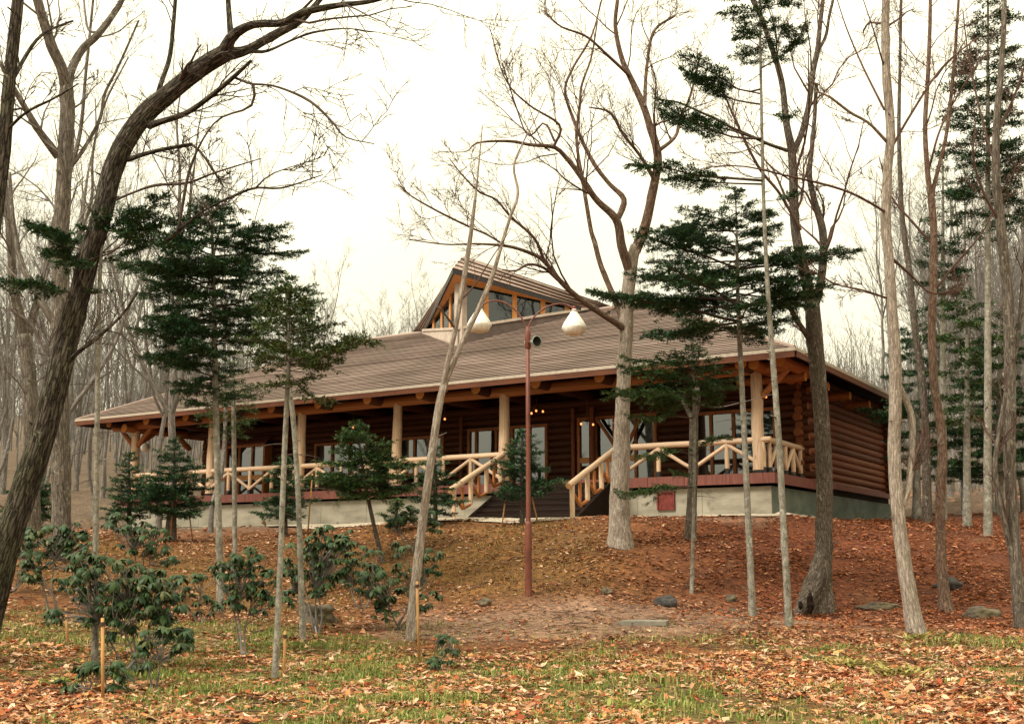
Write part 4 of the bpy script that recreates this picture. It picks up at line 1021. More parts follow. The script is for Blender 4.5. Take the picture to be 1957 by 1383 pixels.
for nm_, mt_, px_, py_, dY_, sc_ in [('burl', 'bark_brown', 1538, 1150, -.08, (.12, .12, .16)), ('hollow', 'dark_wood', 1549, 1152, -.3, (.05, .04, .17)), ('hollow', 'dark_wood', 1530, 1156, -.36, (.04, .03, .07))]:
    bm = bmesh.new(); bmesh.ops.create_icosphere(bm, subdivisions=4, radius=1)
    for v in bm.verts:
        v.co *= 1 + .45 * mnoise.fractal(v.co * 1.6 + Vector((px_, 0, 0)), .9, 2, 4); v.co = Vector((v.co.x * sc_[0], v.co.y * sc_[1], v.co.z * sc_[2]))
    me = bpy.data.meshes.new(nm_); bm.to_mesh(me); bm.free(); a_ = me.attributes.new('bk', 'FLOAT_VECTOR', 'POINT'); a_.data.foreach_set('vector', np.array([v.co[:] for v in me.vertices], np.float32).ravel())
    mesh_obj(nm_, me, M[mt_], burled, tuple(at(px_, py_, 21.3 + dY_) - np.array(burled.location)), True)
bare_tree('pale trunk leaning out at its base, right of the house', 17.5,
    [(1754, 1216, 36.8), (1744, 1170, 30.4), (1732, 1105, 27.2), (1722, 1030, 25.6), (1714, 950, 24.8), (1709, 870, 24), (1711, 780, 24), (1711, 700, 23.2), (1705, 600, 20.8), (1699, 500, 19.2), (1693, 420, 19.2), (1697, 320, 18.4), (1702, 250, 17.6), (1694, 140, 16.8), (1692, 60, 16), (1693, 0, 15.2)],
    [([(1724, 965, 12.8), (1736, 930, 12.8), (1742, 880, 12.8), (1744, 820, 12.8), (1738, 780, 12), (1722, 745, 11.2), (1712, 715, 9.6)], .25),
     ([(1694, 270, 7.2), (1660, 235, 5.6), (1625, 215, 6), (1585, 185, 5), (1560, 175, 3)], -.8), ([(1700, 410, 5.6), (1640, 375, 5), (1585, 355, 5), (1500, 335, 4), (1420, 318, 3), (1350, 320, 2)], -1.2),
     ([(1696, 570, 5), (1650, 555, 4), (1590, 540, 3), (1550, 505, 2)], -.7), ([(1700, 490, 6), (1740, 525, 5), (1780, 560, 3), (1840, 555, 2)], .6), ([(1700, 290, 6), (1740, 220, 5), (1800, 130, 4), (1870, 70, 2)], .8),
     ([(1690, 210, 5), (1650, 130, 4), (1620, 60, 3), (1600, 0, 2)], .5), ([(1690, 130, 4), (1670, 60, 3), (1650, 0, 2)], -.5)],
    'bark_pale', 'twig', 'leaning_tree', (6, 6, 4), .08, clear=.7, ratio=(.22, .4))
bare_tree('reddish brown trunk with a narrow fork, behind the pale leaning one', 21.0,
    [(1810, 1172, 25.5), (1803, 1120, 20.2), (1798, 1050, 18.8), (1797, 950, 18), (1801, 870, 18), (1797, 810, 17.2), (1786, 740, 15.8), (1781, 650, 15), (1783, 540, 15), (1785, 450, 14.2), (1779, 370, 13.5)],
    [([(1779, 380, 11.2), (1772, 320, 9.8), (1768, 240, 9), (1773, 150, 8.2), (1777, 60, 7.5), (1778, 0, 6.8)], -.3), ([(1780, 375, 9.8), (1790, 335, 8.2), (1808, 260, 7.5), (1820, 160, 6.8), (1828, 60, 6), (1832, 0, 5.2)], .4),
     ([(1785, 470, 6), (1740, 420, 5), (1700, 370, 4), (1680, 300, 2)], .6), ([(1782, 560, 5), (1830, 500, 4), (1880, 440, 3), (1930, 330, 2)], -.5), ([(1776, 320, 5), (1800, 240, 4), (1850, 150, 3), (1890, 90, 2)], .5)],
    'bark_red', 'twig', 'forked_tree', (8, 6, 4), .3, clear=2, ratio=(.25, .45))
bare_tree('grey trunk with a bowed side stem at the right edge', 19.5,
    [(1955, 1196, 28.8), (1945, 1120, 23.8), (1937, 1000, 22.3), (1930, 900, 21.6), (1930, 780, 21.6), (1930, 680, 20.9), (1925, 560, 19.4), (1912, 430, 18), (1904, 340, 16.6), (1904, 250, 14.4), (1912, 150, 11.5), (1918, 60, 10.1), (1920, 0, 9.4)],
    [([(1938, 1085, 10.8), (1930, 1045, 10.1), (1918, 990, 10.1), (1905, 930, 10.1), (1902, 880, 9.4), (1912, 810, 8.6), (1922, 750, 7.2)], -.35),
     ([(1932, 700, 8.6), (1945, 650, 7.9), (1952, 560, 7.2), (1965, 440, 6.5)], .4), ([(1908, 420, 6), (1880, 370, 5), (1860, 300, 4), (1865, 230, 2)], -.5), ([(1908, 250, 6), (1940, 180, 5), (1970, 90, 4)], .5),
     ([(1905, 330, 5), (1870, 200, 4), (1850, 100, 3), (1840, 20, 2)], .6)],
    'bark_grey', 'twig', 'bowed_tree', (6, 6, 4), .3, clear=.75, ratio=(.22, .4))
bare_tree('slim bare trunk curving up behind the pale leaning tree', 30.0,
    [(1772, 985, 17.6), (1770, 850, 16), (1762, 720, 14.4), (1750, 640, 12.8), (1738, 520, 12), (1728, 450, 11.2), (1722, 380, 9.6), (1718, 250, 8), (1720, 120, 6.4), (1722, 0, 6)], [], 'bark_brown', 'twig', n=(9, 6, 4), clear=.5, ratio=(.2, .35))

# ------------------------------------------------------------------ firs
def needles(mb, P, Ld, g, dens=.03, nl=.05, nw=.017, pal=None):
    """P (N,K,3) twig lines: short flat needle sprays set along both sides"""
    N, K, _ = P.shape
    cnt = np.maximum(2, (Ld / dens).astype(int)); idx = np.repeat(np.arange(N), cnt); Mn = len(idx)
    t = g.uniform(0, 1, Mn); fk = t * (K - 1); k = np.minimum(fk.astype(int), K - 2); fr = (fk - k)[:, None]
    p = P[idx, k] * (1 - fr) + P[idx, k + 1] * fr; tan = nrm(P[idx, k + 1] - P[idx, k])
    upv = nrm(np.array([0, 0, 1.0]) + .5 * g.normal(size=(Mn, 3))); side = nrm(np.cross(tan, upv))
    V = []; C = []
    cv = g.uniform(.7, 1.3, (Mn, 1))
    base = pal[g.integers(0, len(pal), Mn)] * cv
    for s in (-1, 1):
        d = nrm(tan * .75 + side * s * g.uniform(.6, 1.1, (Mn, 1)) + upv * g.uniform(-.1, .35, (Mn, 1)))
        L = (nl * g.uniform(.7, 1.2, Mn))[:, None]; w = nrm(np.cross(d, upv)) * (nw * g.uniform(.7, 1.2, Mn))[:, None]
        V.append(np.stack([p - w * .35, p + d * L * .55 - w * .5, p + d * L, p + d * L * .55 + w * .5], 1))
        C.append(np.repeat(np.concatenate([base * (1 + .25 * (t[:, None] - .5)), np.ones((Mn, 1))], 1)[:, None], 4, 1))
    V = np.concatenate(V).reshape(-1, 3); C = np.concatenate(C).reshape(-1, 4)
    mb.add(V, np.arange(len(V)).reshape(-1, 4), col=C)
PAL_BLUE = np.array([[.014, .052, .023], [.024, .074, .029], [.042, .1, .036], [.01, .036, .017], [.06, .115, .04]])
PAL_GREEN = np.array([[.022, .062, .018], [.038, .09, .024], [.062, .118, .03], [.014, .042, .014], [.08, .12, .03]])
PAL_OLIVE = np.array([[.038, .062, .016], [.058, .09, .022], [.08, .112, .028], [.024, .042, .012]])
_fseed = 50
def fir(label, D, trunk, profile, pal=PAL_BLUE, step=.2, per=5, extra=(), name='fir_tree', group=None, tilt=.12, inner=.22, dens=.013, nl=.064, dead=8, bark='bark_fir', only_extra=False, twgap=.1, twmax=.55):
    """profile: [(py, left reach px, right reach px)] from the top down; extra: boughs traced as pixel lines"""
    global _fseed; _fseed += 1
    g = np.random.default_rng(_fseed)
    T4 = limb3(trunk, D, 0, 0); base = T4[0, :3].copy(); gr = gz1(base[0], base[1])
    T4 = np.vstack([[base[0], base[1], gr - .25, T4[0, 3] * 1.05], T4]); off = np.array([base[0], base[1], gr]); T4[:, :3] -= off; BASES.append((base[0], base[1], T4[0, 3]))
    root = tag(empty(name, tuple(off)), label, 'fir tree', group)
    mb = MB(); stem(mb, T4, 10, .12, .06, .15, _fseed, 1.5); mb.build('trunk', M[bark], root, smooth=True)
    px = D / FPX
    def trunk_at(z):
        zz = T4[:, 2]; return np.array([np.interp(z, zz, T4[:, 0]), np.interp(z, zz, T4[:, 1]), z])
    B = []                                            # bough lines, 8 points each
    if profile and not only_extra:
        ys = np.array([q[0] for q in profile], float); zs = np.array([at(trunk[-1][0], y, D)[2] - gr for y in ys])
        lf = np.array([q[1] for q in profile]) * px; rt = np.array([q[2] for q in profile]) * px
        z = zs[0] - .05; az = g.uniform(0, 6.28)
        while z > zs[-1]:
            l_ = np.interp(-z, -zs, lf); r_ = np.interp(-z, -zs, rt)
            for k in range(per):
                a = az + k * 2 * math.pi / per + g.normal() * .25; c_, s_ = math.cos(a), math.sin(a)
                ex = (r_ if c_ > 0 else l_) * abs(c_); ez = (l_ + r_) / 2 * .85 * abs(s_)
                reach = max(.1, math.hypot(ex, ez) * g.choice([.55, .8, 1.0, 1.15, 1.25]) * g.uniform(.85, 1.05))
                p0 = trunk_at(z + g.normal() * step * .25); d = np.array([c_, s_, 0]); t = np.linspace(0, 1, 8)[:, None]
                rise = tilt + .25 * max(0, 1 - (zs[0] - z) / 1.2) + g.normal() * .06
                line = p0 + d * reach * t + np.array([0, 0, 1.0]) * reach * (rise * t - .10 * t * t + .06 * t ** 4)
                line = line + np.cumsum(g.normal(size=(8, 3)) * .012 * reach, 0) * np.array([1, 1, .6]); B.append(line)
            az += g.uniform(.5, 1.1); z -= step * g.uniform(.8, 1.2)
        # leading shoot
        B.append(trunk_at(zs[0] - .3) + np.array([0, 0, 1.0]) * np.linspace(0, .33, 8)[:, None])
    for pts, d1_ in extra:
        q = limb3([(x, y, 3) for x, y in pts], D, 0, d1_); q = resample(q, 8)[:, :3] - off; B.append(q)
    B = np.array(B); Lb = np.linalg.norm(np.diff(B, axis=1), axis=2).sum(1)
    wood = nm = MB(); tubes(wood, B, np.maximum(.006, .011 * Lb)[:, None] * np.linspace(1, .3, 8), 5, mi=1)
    if dead:
        zlo = T4[0, 2] + (T4[-1, 2] - T4[0, 2]) * .4; zhi = zs[-1] + .6 if profile else T4[-1, 2]; zt = g.uniform(min(zlo, zhi - .5), zhi, dead); Dd = []
        for z in zt:
            a = g.uniform(0, 6.28); L = g.uniform(.25, .9); t = np.linspace(0, 1, 8)[:, None]
            Dd.append(trunk_at(z) + np.array([math.cos(a), math.sin(a), .15]) * L * t - np.array([0, 0, .25]) * L * t * t)
        tubes(wood, np.array(Dd), np.full((len(Dd), 1), .006) * np.linspace(1, .4, 8), 4, mi=1)
    # side twigs in the plane of each bough
    tw = []; tl = []
    for line, L in zip(B, Lb):
        n = max(2, int(L * (1 - inner) / twgap))
        for s in (-1, 1):
            t = np.clip(inner + (1 - inner) * (np.arange(n) + g.uniform(0, 1, n)) / n, 0, .995); fk = t * 7; k = np.minimum(fk.astype(int), 6); fr = (fk - k)[:, None]
            p = line[k] * (1 - fr) + line[k + 1] * fr; tan = nrm(line[k + 1] - line[k]); side = nrm(np.cross(tan, [0, 0, 1.0])) * s
            ln = (.42 * L * (1 - t) ** .8 * g.uniform(.5, 1.1, n) + .09)
            ln = np.minimum(ln, twmax)
            d = nrm(tan * g.uniform(.55, .95, (n, 1)) + side + np.array([0, 0, 1.0]) * g.normal(.05, .22, (n, 1)))
            u_ = np.linspace(0, 1, 4)[None, :, None]
            tw.append(p[:, None] + d[:, None] * (ln[:, None, None] * u_) - np.array([0, 0, .12]) * (ln[:, None, None] * u_ ** 2)); tl.append(ln)
    TW = np.concatenate(tw); TL = np.concatenate(tl)
    sel = TL > .2                                      # second order twigs
    Pq = TW[sel]; n2 = 3
    if len(Pq):
        idx = np.repeat(np.arange(len(Pq)), n2); t = g.uniform(.2, .85, len(idx)); fk = t * 3; k = np.minimum(fk.astype(int), 2); fr = (fk - k)[:, None]
        p = Pq[idx, k] * (1 - fr) + Pq[idx, k + 1] * fr; tan = nrm(Pq[idx, k + 1] - Pq[idx, k]); s = g.choice([-1, 1], len(idx))[:, None]
        d = nrm(tan * .8 + nrm(np.cross(tan, [0, 0, 1.0])) * s + np.array([0, 0, 1.0]) * g.normal(.0, .3, (len(idx), 1))); ln = TL[sel][idx] * g.uniform(.3, .5, len(idx))
        T2 = p[:, None] + d[:, None] * (ln[:, None, None] * np.linspace(0, 1, 4)[None, :, None]); TW = np.concatenate([TW, T2]); TL = np.concatenate([TL, ln])
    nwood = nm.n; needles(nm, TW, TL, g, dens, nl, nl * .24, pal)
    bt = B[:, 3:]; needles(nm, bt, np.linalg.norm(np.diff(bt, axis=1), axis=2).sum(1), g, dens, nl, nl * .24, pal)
    nm.col.insert(0, np.ones((nwood, 4)))
    nm.build('crown', [M['needle'], M['twig_dark']], root)
    return root

fir('slim fir with a sparse one sided crown before the leaning oak', 14.0, [(181, 1278, 13.5), (182, 1150, 12), (183, 1000, 11.2), (185, 850, 10.5), (187, 700, 9.8), (190, 560, 8.2), (193, 490, 6.8), (196, 440, 3.8)], [(430, 15, 15), (560, 30, 25)], PAL_BLUE, per=2, step=.4,
    extra=[([(192, 492), (160, 480), (120, 462), (85, 445), (48, 428)], -.3), ([(192, 500), (150, 492), (110, 490), (85, 482)], .4), ([(193, 490), (225, 475), (262, 430), (300, 385), (318, 372)], -.4), ([(193, 485), (230, 452), (262, 420), (295, 395)], .35), ([(194, 470), (215, 440), (240, 415), (262, 400)], .1),
           ([(189, 560), (150, 560), (100, 552), (45, 546), (-5, 538)], -.3), ([(193, 480), (150, 465), (105, 445), (62, 432)], .25), ([(192, 500), (215, 490), (250, 480), (285, 470)], .5), ([(193, 488), (160, 500), (130, 505), (105, 500)], -.5), ([(194, 475), (180, 450), (185, 425), (205, 405)], -.2), ([(193, 485), (240, 470), (280, 445), (325, 420)], 0)], inner=.3, dens=.011, twgap=.06, twmax=.4)
fir('dense dark fir with the widest crown at the left', 20.5, [(421, 1172, 14.4), (420, 1080, 12.8), (417, 960, 12.8), (413, 800, 11.9), (410, 650, 10.2), (408, 520, 7.6), (405, 440, 5.1), (404, 392, 2.5)],
    [(385, 4, 4), (410, 50, 67), (440, 100, 106), (470, 168, 156), (520, 201, 168), (570, 212, 156), (620, 207, 145), (660, 184, 106), (700, 168, 72), (735, 106, 56), (770, 67, 44)], PAL_BLUE, step=.235, per=6, dens=.011, tilt=.14, twgap=.1, twmax=.5)
fir('olive tinted fir nearest the camera, thin trunk leaning to the right', 12.9, [(525, 1304, 12.3), (531, 1180, 11.5), (537, 1040, 10.7), (541, 930, 10.7), (547, 790, 9.8), (551, 700, 7.4), (552, 610, 4.9), (549, 565, 2.5)],
    [(556, 6, 6), (580, 40, 40), (620, 75, 75), (660, 90, 120), (690, 80, 165), (715, 55, 90), (740, 45, 70)], PAL_OLIVE, step=.15, per=5, extra=[([(551, 695), (600, 690), (650, 668), (690, 650), (725, 655)], -.3), ([(551, 690), (600, 675), (650, 660), (700, 640)], .3), ([(550, 710), (580, 745), (605, 760), (640, 765)], -.2)], dens=.0105, nl=.056)
fir('green fir with a crooked trunk just right of the nearest fir', 16.5, [(579, 1228, 11.9), (575, 1100, 11), (570, 950, 10.2), (563, 830, 10.2), (553, 730, 8.5), (549, 640, 6), (547, 560, 3.4)],
    [(535, 5, 5), (560, 50, 60), (590, 75, 75), (630, 80, 70), (670, 70, 60), (700, 45, 40)], PAL_GREEN, step=.15, per=6, dens=.0125)
fir('thin dark fir in front of the eave at the left', 25.0, [(449, 1060, 9), (448, 950, 9), (447, 830, 9), (446, 740, 7), (445, 690, 4)], [(690, 5, 5), (715, 30, 40), (750, 60, 70), (775, 90, 60), (805, 60, 70), (830, 55, 30)], PAL_GREEN, step=.16, per=5, dens=.03)
fir('broad flat crowned fir in front of the right half of the roof', 20.0, [(1438, 1182, 13.8), (1434, 1080, 12.9), (1428, 950, 12), (1422, 820, 11), (1416, 700, 10.1), (1411, 600, 8.3), (1409, 500, 6.4), (1407, 420, 3.7), (1406, 375, 2.8)],
    [(368, 4, 4), (395, 51, 34), (425, 138, 86), (460, 172, 103), (490, 247, 138), (515, 218, 224), (550, 229, 161), (580, 258, 149), (615, 270, 126), (640, 195, 80), (655, 92, 46)], PAL_BLUE, step=.24, per=6, dens=.011, tilt=.1, inner=.3, twgap=.09, twmax=.5)
fir('tall thin fir with tufts of foliage only near the top', 18.5, [(1508, 1203, 14.6), (1503, 1100, 13.8), (1496, 980, 12.9), (1489, 850, 12), (1478, 700, 11.2), (1469, 580, 9.5), (1462, 450, 7.7), (1458, 330, 6.9), (1455, 200, 6), (1453, 80, 5.2), (1452, -60, 3.4)], [(-70, 8, 8), (-20, 60, 60), (60, 85, 80), (95, 85, 85), (118, 60, 60)], PAL_BLUE, step=.2, per=5, dens=.0125,
    extra=[([(1456, 170), (1420, 175), (1380, 150), (1335, 125), (1297, 105)], -.3), ([(1456, 180), (1410, 170), (1360, 155), (1310, 150)], .3), ([(1456, 200), (1400, 190), (1350, 165), (1300, 130)], .5), 
           ([(1458, 265), (1400, 262), (1340, 240), (1290, 215), (1255, 185)], -.4), ([(1458, 270), (1400, 250), (1330, 235), (1280, 230), (1262, 215)], .3), ([(1459, 345), (1390, 340), (1330, 335), (1270, 320), (1200, 315)], -.5), ([(1459, 352), (1390, 350), (1320, 345), (1265, 345)], .2),
           ([(1456, 130), (1490, 110), (1520, 85), (1540, 45)], .3), ([(1456, 215), (1500, 225), (1525, 215)], -.3), ([(1460, 385), (1500, 380), (1530, 370)], .1)], inner=.33, dead=10, twmax=.36, twgap=.08)
fir('thin fir sapling whose boughs cross before the porch at the right', 22.0, [(1322, 1137, 8), (1324, 1050, 7), (1326, 950, 7), (1327, 850, 7), (1326, 760, 6), (1324, 690, 4), (1322, 650, 2)],
    [(660, 5, 5), (680, 40, 35), (700, 110, 60), (730, 165, 75), (755, 160, 60), (775, 80, 40)], PAL_GREEN, step=.15, per=5, dens=.0125, tilt=.03,
    extra=[([(1326, 870), (1290, 862), (1255, 870), (1215, 872)], -.4), ([(1326, 890), (1340, 850), (1375, 838), (1400, 840)], .2), ([(1325, 915), (1300, 905), (1285, 900)], -.3), ([(1326, 930), (1260, 935), (1210, 945), (1175, 935)], -.6), ([(1327, 800), (1290, 795), (1240, 800), (1195, 792)], -.4)])
# young firs by the foundation
def young(label, D, x, yb, yt, w, pal=PAL_BLUE, lean=0, **k):
    h = yb - yt; ys = np.linspace(yt, yb - h * k.pop('bare', .12), 6)
    w *= 1.1; prof = [(y, 4 + w * t ** .75, 4 + w * t ** .75) for y, t in zip(ys, [0, .3, .55, .8, 1, .8])]
    fir(label, D, [(x + lean, yb, 9), (x + lean * .4, (yb + yt) / 2, 7), (x, yt + 4, 3)], prof, pal, step=.17, per=6, dead=0, dens=.018, nl=.08, tilt=.15, inner=.12, name='young_fir', bark='bark_brown', **k)
young('young dense fir with a short bare stem near the far foundation', 29.8, 333, 1032, 842, 66, bare=.2)
young('dark young fir left of the one with an orange stake', 30.5, 247, 1010, 868, 44)
young('young fir half hidden behind the leaning oak', 28.5, 62, 1010, 900, 50)
young('narrow young fir standing behind the paired fir trunks', 29.6, 545, 1018, 872, 48)
young('leaning young fir with a wide flat crown before the railing', 25.0, 682, 1085, 812, 92, PAL_GREEN, lean=52, bare=.5)
young('dark young fir left of the porch steps', 28.3, 832, 1008, 858, 40)
young('rounded young fir in front of the porch steps', 27.3, 998, 992, 826, 58, bare=.2)
young('tiny fir at the foot of the foundation left of the porch steps', 27.8, 758, 1012, 958, 24, PAL_GREEN)
# firs among the bare trees at the right
for lab, D, x, yb, prof, pal in [
    ('tall dark fir rising out of the picture at the upper right', 27.0, 1888, 990, [(-60, 20, 20), (40, 60, 60), (120, 75, 80), (200, 85, 85), (280, 90, 85), (340, 80, 90), (420, 60, 95), (470, 60, 60)], PAL_BLUE),
    ('slender fir with short tufts behind the forked brown trunk', 31.0, 1802, 985, [(300, 5, 5), (380, 25, 30), (440, 45, 50), (520, 60, 55), (560, 45, 40), (600, 40, 30)], PAL_BLUE),
    ('fir with drooping layered boughs between the two right trunks', 29.0, 1848, 985, [(560, 5, 5), (600, 70, 60), (640, 90, 80), (700, 70, 75), (760, 60, 70), (820, 50, 60)], PAL_GREEN),
    ('low fir with flat boughs beside the end wall', 32.0, 1752, 970, [(600, 10, 20), (640, 45, 50), (690, 70, 40), (750, 80, 40), (820, 95, 50), (890, 60, 60), (930, 30, 40)], PAL_BLUE),
    ('dense dark fir low at the right behind the grey trunk', 33.0, 1910, 965, [(600, 5, 5), (650, 50, 50), (720, 80, 80), (800, 110, 90), (880, 120, 90), (925, 100, 80)], PAL_BLUE),
    ('dark fir filling the gap behind the reddish trunk', 35.0, 1845, 955, [(740, 5, 5), (790, 50, 50), (840, 75, 70), (890, 80, 75), (925, 60, 60)], PAL_GREEN)]:
    fir(lab, D, [(x, yb, 16), (x, (yb + prof[0][0]) / 2, 11), (x, prof[0][0] + 10, 3)], prof, pal, step=.36, per=5, dens=.03, nl=.11, twgap=.1, dead=10)

# ------------------------------------------------------------------ bare wood behind the house
def proto(seed, h, r, n, fork):
    g = np.random.default_rng(seed); root = empty('wood_tree', (0, 0, 0))
    K = 12; t = np.linspace(0, 1, K); P = np.stack([np.cumsum(g.normal(size=K)) * .09, np.cumsum(g.normal(size=K)) * .09, -.3 + (h + .3) * t], 1); P[:2, :2] = 0
    T4 = np.concatenate([P, (r * (1 - .85 * t))[:, None]], 1); m = MB(); stem(m, T4, 8, .35, .06, .25, seed)
    src = [T4[5:]]
    for k in range(fork):
        i = g.integers(3, 7); a = g.uniform(0, 6.28); L = h * g.uniform(.4, .6); tt = np.linspace(0, 1, 7)[:, None]
        q = P[i] + np.array([math.cos(a), math.sin(a), 0]) * L * .34 * tt ** .8 + np.array([0, 0, 1.0]) * L * tt + np.cumsum(g.normal(size=(7, 3)) * .06, 0) * (tt > 0); q4 = np.concatenate([q, T4[i, 3] * .75 * (1 - .8 * tt)], 1)
        stem(m, q4, 7, .35, .06, 0, seed + k); src.append(q4)
    m.build('trunk', M['bark_wood'], root, smooth=True)
    A, L, R = lines_to(src); m = MB()
    P1, L1, R1 = spawn(A, np.minimum(L, h * .55), R, n[0], .0, 1, (.4, .85), (.3, .55), .5, .25, .13, 6, .008, g); tubes(m, P1, R1, 4)
    P2, L2, R2 = spawn(P1, L1, R1, n[1], .15, 1, (.4, .9), (.35, .55), .6, .2, .15, 5, .006, g); tubes(m, P2, R2, 3)
    P3, L3, R3 = spawn(P2, L2, R2, n[2], .15, 1, (.4, .9), (.35, .6), .7, .15, .15, 4, .005, g); tubes(m, P3, R3, 3)
    m.build('crown', M['twig_grey'], root)
    return root
protos = [proto(201, 12, 0.112, (9, 7, 6), 2), proto(202, 14, 0.136, (9, 7, 6), 3), proto(203, 10.5, 0.088, (11, 6, 6), 1), proto(204, 13, 0.096, (12, 6, 5), 1), proto(205, 8.5, 0.072, (9, 7, 6), 3)]
_used = set()
def put_wood(k, x, y, sc_, rz, label, group):
    src = protos[k]
    if k not in _used: r = src; _used.add(k)
    else:
        r = src.copy(); COL.objects.link(r)
        for c in src.children:
            d = c.copy(); COL.objects.link(d); d.parent = r
    r.location = (x, y, gz1(x, y)); r.rotation_euler = (0, 0, rz); r.scale = (sc_, sc_, sc_)
    tag(r, label, 'tree', group)
gw = np.random.default_rng(77)
def scatter(n, px0, px1, D0, D1, label, group, ks, s0=.8, s1=1.15, mind=1.1):
    pts = []; tries = 0
    while len(pts) < n and tries < 4000:
        tries += 1
        Yd = gw.uniform(D0, D1); px = gw.uniform(px0, px1); p = at(px, 1000, Yd)
        b = (p[0] - HO[0]) * HV[0] + (p[1] - HO[1]) * HV[1]; a = (p[0] - HO[0]) * HU[0] + (p[1] - HO[1]) * HU[1]
        if -3 < a < 27.5 and -3 < b < 15.5: continue
        if any((p[0] - q[0]) ** 2 + (p[1] - q[1]) ** 2 < mind ** 2 for q in pts): continue
        pts.append(p); put_wood(int(gw.choice(ks)), p[0], p[1], gw.uniform(s0, s1), gw.uniform(0, 6.28), label, group)
scatter(36, -80, 420, 30, 62, 'slim bare grey tree in the wood beyond the far end of the porch', 'bare wood at the left', [0, 1, 2, 3, 4], .7, 1.0)
scatter(34, 420, 900, 56, 80, 'bare grey tree behind the roof, left of the lantern', 'bare wood behind the roof', [0, 2, 3, 4], .75, 1.0)
scatter(22, 900, 1560, 60, 85, 'bare grey tree behind the roof, right of the lantern', 'bare wood behind the roof ridge', [0, 2, 3, 4], .7, .95)
scatter(34, 1720, 2040, 34, 62, 'slim bare tree in the wood right of the house', 'bare wood at the right', [1, 2, 3, 3], .75, 1.1)
# far hillside wood seen as one grey mass
g = np.random.default_rng(9); n = 2100; ang = g.uniform(-.6, .6, n); dist = g.uniform(72, 165, n)
fx, fy = dist * np.sin(ang), dist * np.cos(ang); fz = gz(fx, fy); h = g.uniform(6, 10.5, n)
t = np.linspace(0, 1, 5)[None, :, None]; lean = g.normal(size=(n, 1, 3)) * np.array([.06, .06, 0])
P = np.stack([fx, fy, fz - .2], -1)[:, None] + (np.array([0, 0, 1.0]) + lean) * (h[:, None, None] * t)
R = (g.uniform(.05, .12, n))[:, None] * np.linspace(1, .2, 5)
m = MB(); tubes(m, P, R, 3)
P1, L1, R1 = spawn(P, h, R, 8, .2, 1, (.3, .7), (.25, .45), .6, .3, .12, 3, .018, g); tubes(m, P1, R1, 3)
P2, L2, R2 = spawn(P1, L1, R1, 2, .2, 1, (.4, .8), (.35, .6), .7, .2, .12, 3, .015, g); tubes(m, P2, R2, 3)
tag(m.build('far_forest', M['twig_grey']), 'grey leafless wood covering the hillside behind the house', 'forest', kind='stuff')
# ------------------------------------------------------------------ evergreen shrubs with drooping leaf whorls
def whorl_mesh(seed):
    g = np.random.default_rng(seed); mb = MB(); nl = int(g.integers(8, 12))
    for k in range(nl):
        a = 2 * math.pi * k / nl + g.normal() * .2; L = g.uniform(.1, .155); w = L * g.uniform(.14, .19); droop = g.uniform(.85, 1.7)
        t = np.linspace(0, 1, 5); th = droop * t * 1.15 + .05
        r = .008 + np.concatenate([[0], np.cumsum(np.cos((th[1:] + th[:-1]) / 2) * L / 4)]); z = .03 - np.concatenate([[0], np.cumsum(np.sin((th[1:] + th[:-1]) / 2) * L / 4)])
        wd = w * np.array([.25, .85, 1, .75, .05]); e = np.array([math.cos(a), math.sin(a), 0]); s = np.array([-math.sin(a), math.cos(a), 0])
        mid = e * r[:, None] + np.array([0, 0, 1.0]) * z[:, None]
        lf = mid + s * wd[:, None] - np.array([0, 0, .35]) * wd[:, None]; rt = mid - s * wd[:, None] - np.array([0, 0, .35]) * wd[:, None]
        V = np.concatenate([lf, mid, rt]); F = [(i, i + 5, i + 6, i + 1) for i in range(4)] + [(i + 5, i + 10, i + 11, i + 6) for i in range(4)]
        c = np.array([[.011, .032, .011], [.02, .048, .014], [.034, .062, .018], [.05, .07, .018], [.09, .085, .025], [.026, .06, .02]])[g.choice(6, p=[.22, .24, .22, .14, .05, .13])] * g.uniform(.8, 1.25)
        mb.add(V, np.array(F), col=np.tile([*c, 1], (15, 1)))
    me = mb.mesh('leaf_cluster'); me.materials.append(M['rhodo']); me.polygons.foreach_set('use_smooth', np.ones(len(me.polygons), bool))
    return me
WH = [whorl_mesh(s) for s in range(6)]
